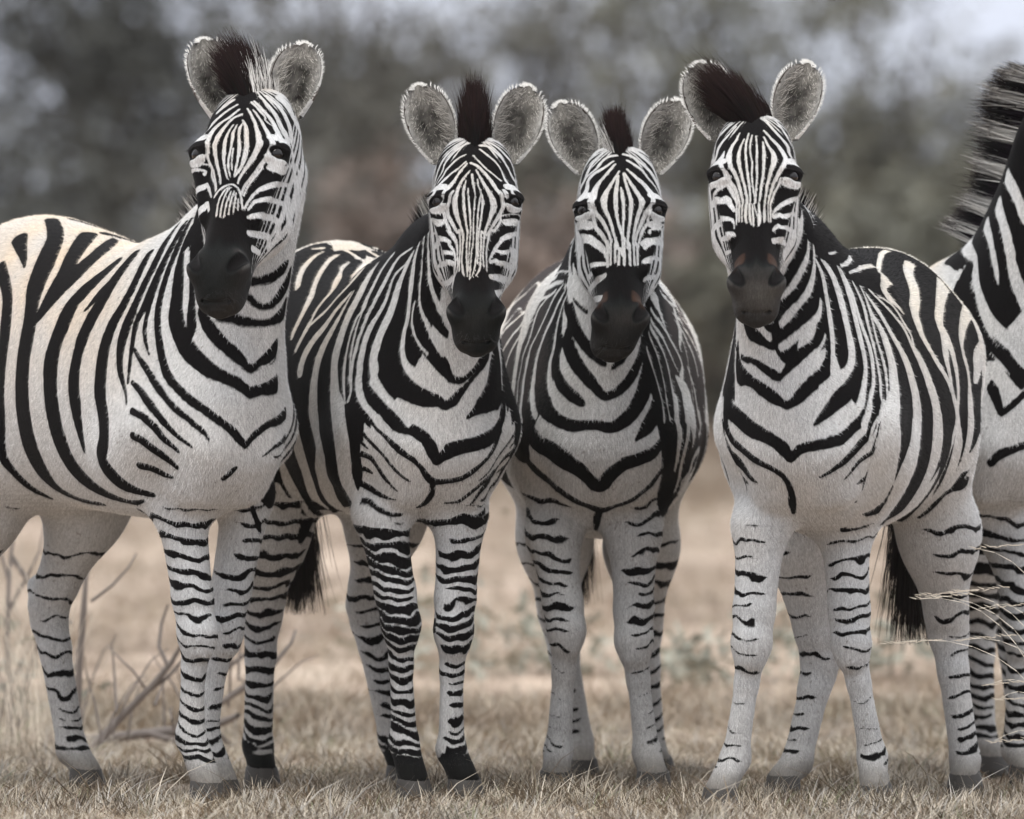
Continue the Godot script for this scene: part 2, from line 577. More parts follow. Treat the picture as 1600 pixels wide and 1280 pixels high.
func inner_ear(b: Beast, r: RandomNumberGenerator) -> ArrayMesh:
	var out := Hair.new()
	for e in b.ear_hair:
		var q: Vector3 = e[0]
		var nrm: Vector3 = e[1]
		var u: float = e[2]
		var v: float = e[3]
		var side: Vector3 = e[4]
		var up: Vector3 = e[5]
		var inward := -1.0 if q.x > 0.0 else 1.0
		var inner := u * (1.0 if side.x * inward > 0.0 else -1.0)      # +1 at the edge nearer the forelock
		var deep := smoothstep(0.62, 0.18, absf(u)) * smoothstep(0.10, 0.28, v) * smoothstep(0.86, 0.60, v)
		for k in 2:
			var edge := smoothstep(0.1, 0.9, inner)
			var len := lerpf(0.010, 0.042, edge) * r.randf_range(0.5, 1.2) * smoothstep(1.0, 0.8, v)
			if len < 0.004:
				continue
			var swirl := noise_at(b, q)
			var dir := (-side * signf(u) * (0.35 * absf(u) + r.randf_range(-0.2, 0.3) + swirl * 0.5) + up * (r.randf_range(-0.1, 0.7) + swirl * 0.6) + nrm * r.randf_range(0.25, 0.6)).normalized()
			var g := r.randf_range(0.35, 1.15)
			var col := Color(0.48, 0.455, 0.415).lerp(Color(0.16, 0.15, 0.13), deep * 0.85) * g
			if r.randf() < 0.16 * deep + 0.02:
				col = Color(0.05, 0.047, 0.043)
			out.strand(b.head * ((q + side * r.randf_range(-0.004, 0.004) + up * r.randf_range(-0.004, 0.004)) * b.head_size), (b.head.basis * dir).normalized(), len, r.randf_range(0.0009, 0.0016), (b.head.basis * (up * r.randf_range(-0.3, 0.5) + side * r.randf_range(-0.3, 0.3) - nrm * 0.25)), col, col * 1.2, (b.head.basis * nrm).normalized())
	# pale fringe round the rim
	for e in b.ear_rim:
		for k in 9:
			var g := r.randf_range(0.75, 1.1)
			var dir: Vector3 = (e[1] + Vector3(r.randf_range(-0.5, 0.5), r.randf_range(-0.5, 0.5), r.randf_range(-0.5, 0.5))).normalized()
			out.strand(b.head * ((e[0] + e[2] * r.randf_range(-0.006, 0.006)) * b.head_size), (b.head.basis * dir).normalized(), r.randf_range(0.004, 0.009), r.randf_range(0.0008, 0.0013), b.head.basis * (e[2] * 0.4), Color(0.66, 0.64, 0.60) * g, Color(0.72, 0.70, 0.67) * g, (b.head.basis * Vector3(0, -0.3, 1)).normalized())
	return out.mesh()


func noise_at(b: Beast, q: Vector3) -> float:
	return b.noise.get_noise_3dv(q * 45.0)


func whiskers(b: Beast, r: RandomNumberGenerator) -> ArrayMesh:
	var out := Hair.new()
	for i in 60:
		var a := r.randf_range(-1.5, 1.5)
		var q := Vector3(sin(a) * 0.05, r.randf_range(0.50, 0.55), -0.03 + cos(a) * 0.045)
		var dir := Vector3(sin(a), r.randf_range(0.2, 1.0), cos(a) * 0.5).normalized()
		out.strand(b.head * (q * b.head_size), (b.head.basis * dir).normalized(), r.randf_range(0.012, 0.035), 0.0005, Vector3(0, -0.25, 0), Color(0.03, 0.03, 0.03), Color(0.10, 0.10, 0.10), b.head.basis.z)
	return out.mesh()


func lashes(b: Beast, r: RandomNumberGenerator) -> ArrayMesh:
	var out := Hair.new()
	for q in [1.0, -1.0]:
		for i in 34:
			var u := i / 33.0
			var root := Vector3(q * lerpf(0.072, 0.110, u), lerpf(0.176, 0.168, u) - 0.004 * sin(u * PI), lerpf(0.062, 0.026, u))
			var dir := Vector3(q * (0.55 + 0.5 * u), 0.28 + r.randf_range(-0.12, 0.12), 0.8 - 0.3 * u).normalized()
			out.strand(b.head * (root * b.head_size), (b.head.basis * dir).normalized(), r.randf_range(0.010, 0.018), 0.0012, b.head.basis * Vector3(0, 0.35, 0), Color(0.012, 0.011, 0.011), Color(0.03, 0.03, 0.03), b.head.basis.z)
	return out.mesh()


func tail(s: Dictionary, r: RandomNumberGenerator) -> ArrayMesh:
	var out := Hair.new()
	var tx: float = s.get("tail", 0.0)
	var low: float = s.get("tail_low", 0.42)
	for i in int(s.get("tail_n", 1500)):
		var f := r.randf()
		var root := Vector3(tx * (0.4 + 0.6 * f), lerpf(1.0, 0.80, f), lerpf(-1.06, -1.085, f)) + Vector3(r.randfn(0, 0.010), r.randfn(0, 0.01), r.randfn(0, 0.010))
		var len := (root.y - low) * r.randf_range(0.55, 1.03)
		var sp: float = s.get("tail_spread", 0.05)
		var dir := Vector3(r.randfn(0.0, sp), -1.0, r.randfn(0.0, sp)).normalized()
		var g := r.randf_range(0.6, 1.3)
		out.strand(root, dir, len, r.randf_range(0.0024, 0.0042), Vector3(r.randfn(0, 0.03), 0, r.randfn(0, 0.03)), Color(0.014, 0.013, 0.013) * g, Color(0.022, 0.018, 0.016) * g, Vector3(r.randf_range(-0.7, 0.7), 0, 1).normalized())
	return out.mesh()


func specs() -> Array:
	var none := [0.06, 0.05, 0.05, 0.04]
	return [
		{
			"name": "first", "boot": 0.2, "face_wide": 1.5, "seed": 1, "x": -0.852, "z": -0.37, "yaw": 30.0, "poll": [396, 146, 0.36], "head": [-15.0, 32.0, 0.0, 1.09], "lift": 0.035, "back": 0.05, "belly": 0.045, "fat": 1.0, "tint": Color(0.74, 0.62, 0.49), "black": 0.25,
			"label": "leftmost zebra, rump cut by the left edge, head turned, cream tinted flank", "muzzle": [0.39, 0.47, 0.15],
			"legs": [[392, 780, 343, 985, 323, 1150, 335, 1200, -0.35], [290, 800, 302, 990, 302, 1152, 312, 1205, -0.15], [100, 800, 76, 945, 107, 1170, 118, 1205, -1.05], [-60, 800, -80, 945, -60, 1170, -50, 1205, -0.95]],
			"ears": [[Vector3(0.070, 0.020, -0.055), Vector3(0.092, -0.150, -0.02), Vector3(0.10, 0.1, 1.0), 0.056], [Vector3(-0.078, 0.020, -0.055), Vector3(-0.150, -0.165, -0.02), Vector3(0.35, 0.1, 1.0), 0.055]],
			"forelock": [0.18, -0.42, 0.1, 0.35, 0.045, 0.75, 1.0], "nose": 0.50, "mane": 0.085, "tail_n": 300,
			"leg_marks": [[[0.044, 0.034, 0.040, 0.018], [6, 6, 4, 5], -0.5, 0.70, 0.10], [[0.044, 0.034, 0.040, 0.018], [6, 6, 4, 5], -0.8, 0.70, 0.10], [[0.07, 0.05, 0.045, 0.020], [2, 4, 4, 5], -0.85, 0.62, 0.0], [[0.06, 0.05, 0.045, 0.022], [3, 6, 5, 6], 0.0, 0.7, 0.0]],
		},
		{
			"name": "second", "nose": 0.42, "boot": 1.0, "seed": 2, "x": -0.267, "z": -0.55, "yaw": 16.0, "poll": [742, 222, 0.45], "head": [1.0, 27.0, 0.0, 1.0], "back": 0.025, "belly": 0.03, "fat": 1.0, "tint": Color(0.70, 0.61, 0.50), "black": 0.25,
			"label": "second zebra from the left, upright black forelock and heavily banded front legs", "muzzle": [0.40, 0.475, 0.1],
			"legs": [[722, 810, 705, 985, 707, 1172, 720, 1222, -0.33], [600, 810, 623, 975, 633, 1160, 640, 1215, -0.30], [582, 815, 572, 945, 612, 1155, 620, 1190, -1.25], [400, 840, 409, 965, 400, 1165, 400, 1200, -1.15]],
			"ears": [[Vector3(0.076, 0.018, -0.055), Vector3(0.135, -0.170, -0.02), Vector3(0.12, 0.1, 1.0), 0.057], [Vector3(-0.076, 0.018, -0.055), Vector3(-0.139, -0.172, -0.02), Vector3(-0.12, 0.1, 1.0), 0.057]],
			"forelock": [0.19, 0.0, 0.1, 0.10, 0.034, 0.0, 1.0], "mane": 0.085, "tail": 0.02, "tail_low": 0.41, "tail_n": 2600, "tail_spread": 0.05,
			"leg_marks": [[[0.042, 0.026, 0.034, 0.016], [8, 8, 6, 6], -0.55, 0.70, 0.12], [[0.036, 0.022, 0.030, 0.018], [10, 8, 6, 6], -0.9, 0.65, 0.12], [[0.06, 0.036, 0.036, 0.022], [5, 7, 7, 6], -0.6, 0.6, 0.0], [[0.044, 0.036, 0.036, 0.018], [8, 7, 7, 6], -0.9, 0.7, 0.0]],
		},
		{
			"name": "third", "nose": 0.50, "thigh": 0.86, "seed": 3, "x": 0.224, "z": -1.05, "yaw": 1.0, "poll": [968, 237, 0.45], "head": [0.0, 27.0, 0.0, 1.0], "belly": -0.02, "fat": 0.98, "tint": Color(0.70, 0.65, 0.58), "black": 0.74, "jaw": -0.022,
			"label": "third zebra from the left, facing straight ahead, brownish stripes on its back", "muzzle": [0.40, 0.47, 0.8],
			"legs": [[990, 845, 990, 1000, 1011, 1178, 1020, 1220, -0.85], [866, 845, 885, 985, 873, 1172, 868, 1222, -0.85], [1000, 860, 1004, 985, 1018, 1175, 1026, 1202, -1.8], [866, 850, 872, 960, 904, 1160, 908, 1200, -1.75]],
			"ears": [[Vector3(0.078, 0.020, -0.055), Vector3(0.152, -0.158, -0.02), Vector3(0.10, 0.1, 1.0), 0.056], [Vector3(-0.078, 0.020, -0.055), Vector3(-0.150, -0.152, -0.02), Vector3(-0.10, 0.1, 1.0), 0.056]],
			"forelock": [0.135, -0.1, 0.1, 0.25, 0.026, 0.6, -1.0], "mane": 0.07, "tail": -0.05, "tail_low": 0.42, "tail_n": 1500, "tail_spread": 0.022,
			"leg_marks": [[[0.046, 0.030, 0.09, 0.02], [6, 6, 1, 3], 0.0, 0.73, 0.10], [[0.046, 0.030, 0.09, 0.02], [6, 6, 1, 3], -0.1, 0.73, 0.10], [[0.06, 0.045, 0.045, 0.03], [8, 7, 5, 5], -0.1, 0.6, 0.0], [[0.06, 0.045, 0.045, 0.03], [7, 4, 4, 5], -0.1, 0.6, 0.0]],
		},
		{
			"name": "fourth", "nose": 0.62, "seed": 4, "x": 0.756, "z": 0.0, "yaw": -12.0, "poll": [1178, 187, 0.45], "head": [0.0, 30.0, 0.0, 0.97], "belly": 0.0, "fat": 1.0, "tint": Color(0.74, 0.68, 0.58), "black": 0.25,
			"label": "fourth zebra from the left, dark forelock swept sideways, pale front legs", "muzzle": [0.395, 0.47, 0.75],
			"legs": [[1318, 830, 1332, 1005, 1362, 1185, 1372, 1232, 0.05], [1186, 830, 1177, 1005, 1148, 1185, 1130, 1245, 0.22], [1480, 840, 1482, 990, 1510, 1190, 1514, 1240, -0.70], [1262, 840, 1283, 1025, 1248, 1190, 1230, 1240, -0.62]],
			"ears": [[Vector3(0.078, 0.012, -0.055), Vector3(0.138, -0.180, -0.02), Vector3(0.05, 0.1, 1.0), 0.056], [Vector3(-0.078, 0.012, -0.055), Vector3(-0.135, -0.180, -0.02), Vector3(-0.15, 0.1, 1.0), 0.060]],
			"forelock": [0.20, -0.55, 0.12, 0.35, 0.05, 0.0, 1.0], "mane": 0.08, "tail": 0.04, "tail_low": 0.35, "tail_n": 2600, "tail_spread": 0.045,
			"leg_marks": [[[0.046, 0.032, 0.12, 0.022], [4, 5, 1, 4], -0.4, 0.66, 0.12], [[0.046, 0.032, 0.12, 0.022], [4, 5, 1, 4], -0.3, 0.66, 0.12], [[0.06, 0.05, 0.05, 0.022], [7, 4, 4, 6], 0.1, 0.66, 0.0], [[0.06, 0.05, 0.05, 0.025], [6, 3, 4, 4], -0.1, 0.66, 0.0]],
		},
		{
			"name": "fifth", "seed": 5, "x": 1.14, "z": -1.35, "yaw": 20.0, "poll": [1705, 95, 0.38], "head": [50.0, 22.0, 0.0, 1.0], "belly": 0.0, "fat": 0.95, "tint": Color(0.72, 0.62, 0.50), "black": 0.25, "has_head": true,
			"label": "rightmost zebra, half cut by the right edge, tall spiky striped mane", "muzzle": [0.4, 0.47, 0.2],
			"legs": [[1665, 830, 1660, 1000, 1650, 1170, 1655, 1215, -1.25], [1590, 860, 1592, 990, 1590, 1170, 1592, 1215, -1.2], [1570, 850, 1580, 960, 1595, 1160, 1600, 1200, -2.1], [1500, 850, 1530, 960, 1530, 1150, 1536, 1190, -2.0]],
			"ears": [[Vector3(0.074, 0.035, -0.055), Vector3(0.128, -0.14, -0.02), Vector3(0.05, 0.1, 1.0), 0.055], [Vector3(-0.074, 0.035, -0.055), Vector3(-0.13, -0.14, -0.02), Vector3(-0.15, 0.1, 1.0), 0.058]], "forelock": [0.12, 0.0, 0.1, 0.25, 0.03, 0.0, 1.0], "mane": 0.185, "mane_rise": 0.5, "mane_tip": 0.75, "mane_back": 0.75, "mane_band": 0.62, "mane_n": 9000, "tail_n": 300,
			"leg_marks": [[[0.05, 0.034, 0.040, 0.02], [6, 7, 6, 5], -0.8, 0.7, 0.1], [[0.05, 0.034, 0.040, 0.02], [6, 7, 6, 5], -0.8, 0.7, 0.1], [[0.05, 0.034, 0.036, 0.02], [8, 8, 7, 6], -1.0, 0.7, 0.1], [[0.05, 0.034, 0.036, 0.02], [8, 8, 7, 6], -1.0, 0.7, 0.1]],
		}]


func markings(called: String, b: Beast) -> void:
	match called:
		"first": stripes_first(b)
		"second": stripes_second(b)
		"third": stripes_third(b)
		"fourth": stripes_fourth(b)
		"fifth": stripes_fifth(b)
	b.mirror(1.0 if called == "fourth" else -1.0, 8.0 if called != "fifth" else 12.0)
	# the crest of the neck, mostly behind the head
	for i in 5:
		for q in [1, -1]:
			b.stripe(b.body_marks, [q * 990, 1050 + i * 58, 16, q * 700, 1055 + i * 58, 15, q * 480, 1062 + i * 58, 10])


# Where the stripes of each animal run. Body: round the trunk from the underline (thousandths of a half turn), along it (hundredths of a section), half-width in mm.
# Face: round it from the middle (thousandths of a radian), down it (tenths of a mm), half-width in mm.
func stripes_first(b: Beast) -> void:
	b.stripe(b.body_marks, [-735,369,20.1, -677,415,21.6, -606,431,27.8, -528,430,22.8, -404,414,16.5, -313,398,13.3, -259,397,11, -182,393,11.9, -135,394,9])
	b.stripe(b.body_marks, [-832,359,25.3, -774,412,10.3, -754,423,2.7])
	b.stripe(b.body_marks, [-962,346,18.6, -888,415,23.9, -799,453,37.3, -726,469,38.1, -670,480,30.1, -612,486,31.2, -543,481,31.2, -475,474,32.6, -423,468,34.6, -358,460,37.6, -286,451,42, -206,445,33, -153,470,18, -146,518,9])
	b.stripe(b.body_marks, [-968,440,23.8, -892,475,27.1, -799,510,28.4, -727,518,29.5, -665,508,18.8, -642,500,11.5])
	b.stripe(b.body_marks, [982,469,11.3, 1105,534,27.8, 1194,545,33.3, 1256,535,25.9, 1307,523,15.1, 1351,507,9.8])
	b.stripe(b.body_marks, [-803,664,21, -751,613,23.7, -697,579,24, -646,566,27.2, -593,554,25.1, -542,544,27.9, -486,539,27.6, -436,536,28.6, -372,533,30.6, -310,531,32, -255,536,36, -213,553,27, -192,584,18, -204,654,4])
	b.stripe(b.body_marks, [-793,765,7.1, -732,712,12.4, -702,657,12.6, -668,616,3.4])
	b.stripe(b.body_marks, [-808,755,13.1, -732,712,19.1, -687,682,22.8, -645,644,21.6, -597,619,20, -548,604,18, -499,593,19.7, -449,589,20.1, -399,585,15.4, -349,581,11.2, -336,577,3.7])
	b.stripe(b.body_marks, [-763,847,10.6, -685,803,11, -637,759,13.5, -605,720,17.5, -564,690,20.1, -510,669,20.7, -459,656,21.3, -408,660,22.5, -372,655,19.5, -341,638,18.2, -307,635,23.8, -267,639,24.6, -235,657,13.8, -209,678,7.4])
	b.stripe(b.body_marks, [-809,955,9, -759,921,13.5, -694,883,12.3, -648,833,11.7, -610,792,12.8, -571,758,16, -530,737,13, -488,730,9.6, -442,740,5, -418,742,3.5])
	b.stripe(b.body_marks, [-749,1001,7.5, -705,963,13.2, -652,904,12.2, -603,848,12.5, -578,804,9.4, -541,781,7.1, -499,763,5.9, -458,749,4.7])
	b.stripe(b.body_marks, [-750,987,7.5, -685,945,9.2, -622,892,7.8, -576,847,6.8, -541,821,5.8, -500,816,3.5, -476,817,1.4])
	b.stripe(b.body_marks, [-729,1021,9, -666,986,12.7, -610,932,10.8, -557,888,10.2, -511,866,8.7, -460,854,9.2, -400,847,7.6, -338,858,5.9, -276,869,6.2, -203,878,6, -124,879,5.5, -62,866,7.4, -19,852,4.8])
	b.stripe(b.body_marks, [-19,852,5.3, 37,874,5.8, 125,882,5.6, 256,853,10.3])
	b.stripe(b.body_marks, [-665,1058,21, -639,1031,21.6, -587,997,20.1, -524,973,21.6, -490,946,22.5, -442,932,17.3, -380,930,14.6, -312,941,12.2, -238,957,8.8, -162,969,6.7, -79,971,6.7, -18,958,6.5, 61,962,6.4, 177,950,10.9])
	b.stripe(b.body_marks, [-636,1049,9.1, -529,1040,12.6, -460,1018,11.1, -419,991,12.7, -379,974,13])
	b.stripe(b.body_marks, [-374,1014,6.1, -332,1014,9.5, -262,1015,8.5, -184,1016,7.3, -90,1012,6.7, -17,1001,4.5, 57,1011,5.6, 176,1014,11.5])
	b.stripe(b.body_marks, [-264,1038,2.8, -173,1054,4.3, -42,1059,3.9, 60,1057,3.3, 159,1053,6, 270,1048,13.6])
	b.stripe(b.body_marks, [-88,1091,2.8, -35,1084,3.7, 37,1076,2.5, 110,1075,4.1, 214,1080,9.8, 303,1082,12.7])
	b.stripe(b.body_marks, [-44,1105,3.2, 26,1107,3.4, 118,1108,4.5, 202,1109,5.5, 252,1110,3.6])
	b.stripe(b.body_marks, [-518,779,4.2, -473,793,6, -411,813,6.1, -356,828,4.2, -308,836,4.2, -252,841,4.1, -203,847,2.9, -182,846,1.9])
	b.stripe(b.body_marks, [-451,760,4.9, -411,784,6.4, -362,802,5.7, -318,806,5.1, -274,804,4.3, -224,813,2.3])
	b.stripe(b.body_marks, [-399,756,6.4, -373,779,6.6, -338,789,7.2, -296,786,6, -253,785,4.3])
	b.stripe(b.body_marks, [-359,744,10, -338,757,10, -298,761,9.9, -259,760,8.4, -225,761,5.3])
	b.stripe(b.body_marks, [-294,711,13.7, -274,724,12.5, -240,730,9.3, -217,741,3.3])
	b.stripe(b.body_marks, [77,831,1.8, 148,839,3, 240,816,5.6])
	b.stripe(b.body_marks, [136,822,0.9, 269,787,3.3])
	b.stripe(b.body_marks, [-71,786,8.1, -53,800,7.8, -42,808,5.6])
	b.stripe(b.body_pale, [-600,1018,6.5, -522,1004,6.5, -468,983,6.6, -420,963,2.4])
	b.stripe(b.face_pale, [123,1257,1.9, 83,1414,3.2, 110,1643,3, 161,1881,4.2, 164,2145,3, 154,2380,2.5, 134,2570,1.7])
	b.stripe(b.face_pale, [112,1151,2.1, 234,1358,4.1, 284,1578,5.4, 330,1862,5.4, 319,2095,5.3, 282,2310,3.7, 214,2486,2.5, 141,2616,1.3])
	b.stripe(b.face_pale, [-2,1286,1.4, -59,1492,3.2, -46,1695,3.5, -55,1936,2.2, -67,2173,2.7, -31,2410,2.2, 50,2625,1.2])
	b.stripe(b.face_pale, [12,1912,1.8, 13,2150,1.7, 56,2432,1.3])
	b.stripe(b.face_pale, [152,801,2.1, 316,1020,3, 456,1264,3.9, 565,1534,5.6, 602,1785,6.2, 557,1976,6.2, 462,2215,4.5, 332,2480,3.1, 263,2660,2.3, 253,2753,1.6])
	b.stripe(b.face_pale, [53,981,3, -139,1090,2.9, -295,1291,4.1, -435,1500,6.5, -496,1713,5.4, -494,1917,5.3, -437,2149,4.9, -311,2416,3.5, -230,2620,2.8, -191,2768,1.9])
	b.stripe(b.face_pale, [-97,1285,1.5, -201,1510,3, -235,1753,4.4, -217,2015,4.7, -179,2256,3.2, -90,2502,2.1, -16,2669,1.3])
	b.stripe(b.face_pale, [293,816,1.8, 532,1081,2.8, 710,1299,4.5, 807,1545,5.5, 841,1759,6.5, 818,1960,5.1, 788,2096,4, 701,2291,3.3, 557,2539,2.8, 433,2765,2.8, 390,2960,2.4])
	b.stripe(b.face_pale, [1620,1877,2.3, 857,2077,1.4, 809,2246,2.4, 661,2483,2.5, 519,2753,2.1, 450,2978,1.6])
	b.stripe(b.face_pale, [-55,832,2.5, -243,1056,3.4, -429,1158,3.7, -652,1307,7.1, -674,1563,4.9, -628,1803,3, -702,1970,2.4, -687,2144,3.4, -525,2390,3.6, -395,2662,3.1, -318,2870,2.4])
	b.stripe(b.face_pale, [-1620,1957,0.9, -722,2157,0.4, -616,2425,3, -431,2694,2.4, -355,2901,1.8])
	b.stripe(b.face_pale, [-146,670,3, -352,831,3.6, -593,992,4.2, -817,1090,5.9, -940,1203,2.2, -1620,1403,1.8])
	b.stripe(b.face_pale, [-303,474,5, -515,655,5.7, -701,766,5.7])
	b.stripe(b.face_pale, [-1620,1081,1.8, -972,1281,1.2, -895,1494,2.7])
	b.stripe(b.face_pale, [184,570,2.4, 423,790,2.9, 624,965,2.4, 725,1092,1.2, 1620,1292,1.1])
	b.stripe(b.face_pale, [242,529,2.4, 479,743,3.4, 712,925,4.9, 906,1086,6.6, 1026,1297,9.4, 1028,1432,7.3, 1620,1632,3.2])
	b.stripe(b.face_pale, [322,331,3.1, 565,545,3.6, 786,737,5.1, 970,906,5.9, 1142,1059,8, 1304,1150,11, 1620,1347,4.6])
	b.stripe(b.face_pale, [468,286,5, 693,406,5.1, 946,534,6, 1155,687,6.8, 1367,847,7.7, 1462,984,7.7, 1620,1184,4.1])
	b.stripe(b.face_pale, [797,164,13, 1091,255,13.3, 1360,408,11.9, 1629,530,8.3])
	b.stripe(b.face_pale, [976,1591,3.3, 1330,1277,6.1, 1583,1036,5.9])
	b.stripe(b.face_pale, [960,2163,7, 1114,2173,8.2, 1315,2075,8.9, 1745,1634,5.3])
	b.stripe(b.face_pale, [538,3243,2.4, 660,2980,2.9, 829,2756,4, 992,2633,6.1, 1218,2467,5.8, 1954,2032,4.8])
	b.stripe(b.face_pale, [664,3252,2, 786,3040,4, 987,2931,5.4, 1618,2629,6, 1994,2488,5.6, 2094,2417,2.8])
	b.stripe(b.face_pale, [1734,1333,5.9, 2003,1635,5.4, 2170,1964,5.3, 2338,2450,1.9])
	b.stripe(b.face_pale, [2009,1372,3.2, 2200,1677,4.2, 2354,1984,3.5, 2380,2402,4.7])
	b.stripe(b.face_pale, [-1620,2045,6.8, -896,2245,2.6, -887,2331,3.8])
	b.stripe(b.face_pale, [-1620,2707,6.8, -925,2640,7.4, -802,2617,4.8, -665,2791,3.7, -542,2965,2.4])
	b.stripe(b.face_pale, [-1620,3362,7.8, -850,3162,8.7, -741,3068,5, -637,3254,3.9])
	b.stripe(b.face_pale, [-380,3025,3.6, -183,2908,3, 7,2822,2.4, 144,2802,2.3, 270,2864,2.3, 372,3010,2.9, 480,3262,2.9])
	b.stripe(b.face_pale, [-184,3561,2.5, -183,3234,2.6, -65,2974,2, 61,2859,1.4])
	b.stripe(b.face_pale, [-63,3612,1.8, -59,3256,1.9, 26,2950,1.9, 109,2878,1.3])
	b.stripe(b.face_pale, [33,3612,1.7, 50,3259,2.1, 122,2968,1.6])
	b.stripe(b.face_pale, [136,3529,2, 140,3245,2, 190,2954,2])
	b.stripe(b.face_pale, [240,3450,2, 240,3215,2, 242,2986,1.6])
	b.stripe(b.face_pale, [353,3357,1.8, 322,3097,1.7])
	b.stripe(b.face_pale, [713,3414,3.8, 991,3296,6.6, 1837,2964,7.2, 2040,3019,5.9, 2173,3276,5.1, 2146,3565,5.7])
	b.stripe(b.face_pale, [876,3711,6.1, 1511,3537,7.6, 1948,3391,7, 2062,3500,6.1])
	b.stripe(b.face_pale, [1333,3936,7.8, 1876,3844,6.6])
	b.stripe(b.face_pale, [2051,2252,5, 2215,2758,11, 2485,3115,6.5, 2688,3332,1.6])
	b.stripe(b.face_pale, [2154,1671,8, 2375,2576,9.9, 2476,3047,1.6, 2649,3271,2.8])


func stripes_second(b: Beast) -> void:
	b.stripe(b.body_marks, [-878,331,68.2, -687,544,135, -460,555,198.1, -238,406,64.7])
	b.stripe(b.body_marks, [-939,418,64.3, -597,749,71.2, -407,705,132.5, -109,364,42.2])
	b.stripe(b.body_marks, [-722,912,136, -576,894,92, -485,818,74.2, -413,789,40.8, -332,747,19.7])
	b.stripe(b.body_marks, [-586,1066,99.1, -399,1039,86, -358,947,68.4, -342,888,44.2])
	b.stripe(b.body_marks, [-446,963,47.2, -409,924,41.4, -354,898,28.3, -275,905,17.5, -190,918,13.1, -105,930,8.3, -59,926,6.5, -4,942,7.9, 45,962,4.6, 113,981,3.8, 236,991,5.2])
	b.stripe(b.body_marks, [65,901,2.6, 134,911,11.1, 226,909,24.9, 301,915,45.9, 332,942,23.6, 289,983,6])
	b.stripe(b.body_marks, [-552,820,11.1, -475,819,11, -401,825,10.9, -330,839,8.9, -264,841,12.9, -193,856,7.2, -136,857,9.2, -89,838,13.4, -62,820,8.5, -23,839,13.7, 54,849,11.4, 148,847,10.8, 244,830,11.7, 290,838,11.8, 335,853,9.3])
	b.stripe(b.body_marks, [-430,784,4.7, -383,801,4.3, -340,811,4.6, -298,810,5.6, -242,811,7.2, -171,816,6.6, -124,805,6.1, -62,779,9.9, 3,779,8.6, 62,785,8.2, 110,798,8.4, 167,811,5.9, 226,816,8.9, 269,819,4.3])
	b.stripe(b.body_marks, [-55,775,7.4, -43,753,7.9, -52,731,9.8, -67,720,7.6])
	b.stripe(b.body_marks, [25,730,3.6, 68,737,4.4, 109,752,5.8, 168,762,7.9, 230,744,13.1])
	b.stripe(b.body_marks, [119,731,4, 153,747,8.6, 207,750,18.4])
	b.stripe(b.body_marks, [130,711,1.6, 172,704,4.6])
	b.stripe(b.body_marks, [-318,1033,12.6, -250,1020,12.2, -157,1012,11.7, -83,1000,10.7, -37,983,5.4, 29,980,4, 83,988,3.9, 160,1000,6.5, 238,997,5.1])
	b.stripe(b.body_marks, [-366,1011,12.3, -304,995,10.7, -240,994,6.3])
	b.stripe(b.body_marks, [-397,776,2.1, -361,785,2.7, -320,785,4, -277,780,4.1, -221,775,5.3, -173,773,4.3, -141,771,3])
	b.stripe(b.body_marks, [-361,769,4.7, -350,774,9.8, -329,772,5.8, -297,770,1])
	b.stripe(b.body_marks, [-322,739,10.4, -306,751,10.4, -282,757,8.5, -256,751,6.1, -224,744,7.7, -193,745,4.4, -164,744,1.6])
	b.stripe(b.body_marks, [-290,718,10.7, -272,727,9.2, -251,729,4.9])
	b.stripe(b.body_marks, [-258,691,9.8, -242,698,8.8, -211,707,6.1, -184,716,5.7, -156,727,2.7])
	b.stripe(b.body_marks, [-231,682,3.2, -214,694,2.9, -186,700,3.2, -152,701,3, -113,701,4.3])
	b.stripe(b.body_marks, [-441,1131,7.1, -358,1106,8.4, -286,1079,10, -226,1072,9.2, -164,1065,8.3, -107,1056,5.2])
	b.stripe(b.body_pale, [-909,371,3.8, -876,376,10.5, -836,393,12.6, -803,414,11, -771,443,9.8])
	b.stripe(b.body_pale, [-898,334,3.8, -920,352,7.5])
	b.stripe(b.body_pale, [-951,329,2.1, -960,350,4.6, -964,378,6.8, -969,417,4.2, -966,455,6.5, -963,485,2.2, -826,765,1.8])
	b.stripe(b.body_pale, [-935,409,3, -915,415,10.5, -886,430,8.5, -860,446,9.8, -821,472,9.4, -781,501,10.3, -752,518,16.2, -717,526,13.5, -682,527,11.3, -655,524,10.5, -639,524,7.5])
	b.stripe(b.body_pale, [-930,465,3, -907,475,8.5, -877,505,4.8, -831,551,12.5, -783,586,10.5, -745,580,7.5, -716,574,7.5, -687,574,6, -668,570,10.5, -639,561,8.2, -606,549,6.7])
	b.stripe(b.body_pale, [-810,743,2.3, -774,749,6, -739,737,5.3, -718,702,5.3, -708,636,6, -691,600,5.5, -675,581,5.1])
	b.stripe(b.body_pale, [-703,766,1.7, -687,739,5.3, -672,694,7.9, -656,654,11, -635,617,12.2, -608,593,13.2, -580,579,13.9, -551,572,14.9])
	b.stripe(b.body_pale, [-703,777,1.5, -678,758,3.3, -651,732,6, -629,701,11.2, -609,667,13.4, -586,647,14.6, -562,635,14.9, -532,626,15.5, -485,615,19.7, -438,608,26.1, -394,613,29.3, -356,621,32.5, -299,575,34.1, -246,544,29.5, -192,515,32.5, -128,485,21.1, -216,677,1.2])
	b.stripe(b.body_pale, [-779,858,2.3, -746,840,9, -712,828,10.8, -673,808,12.5, -640,778,12.9, -610,756,13.5, -582,737,16.2, -554,720,18.9, -523,709,18.8, -459,708,28.4, -410,728,39, -371,731,42.3, -337,707,31.8, -300,678,24.2, -266,665,25.6, -242,672,13.7, -230,683,2.4])
	b.stripe(b.body_pale, [-618,844,1.7, -609,812,3.7, -586,792,3.3, -562,777,3.4, -536,766,3.8, -511,756,5.4, -479,751,6.3, -447,755,4.2, -418,763,2.4])
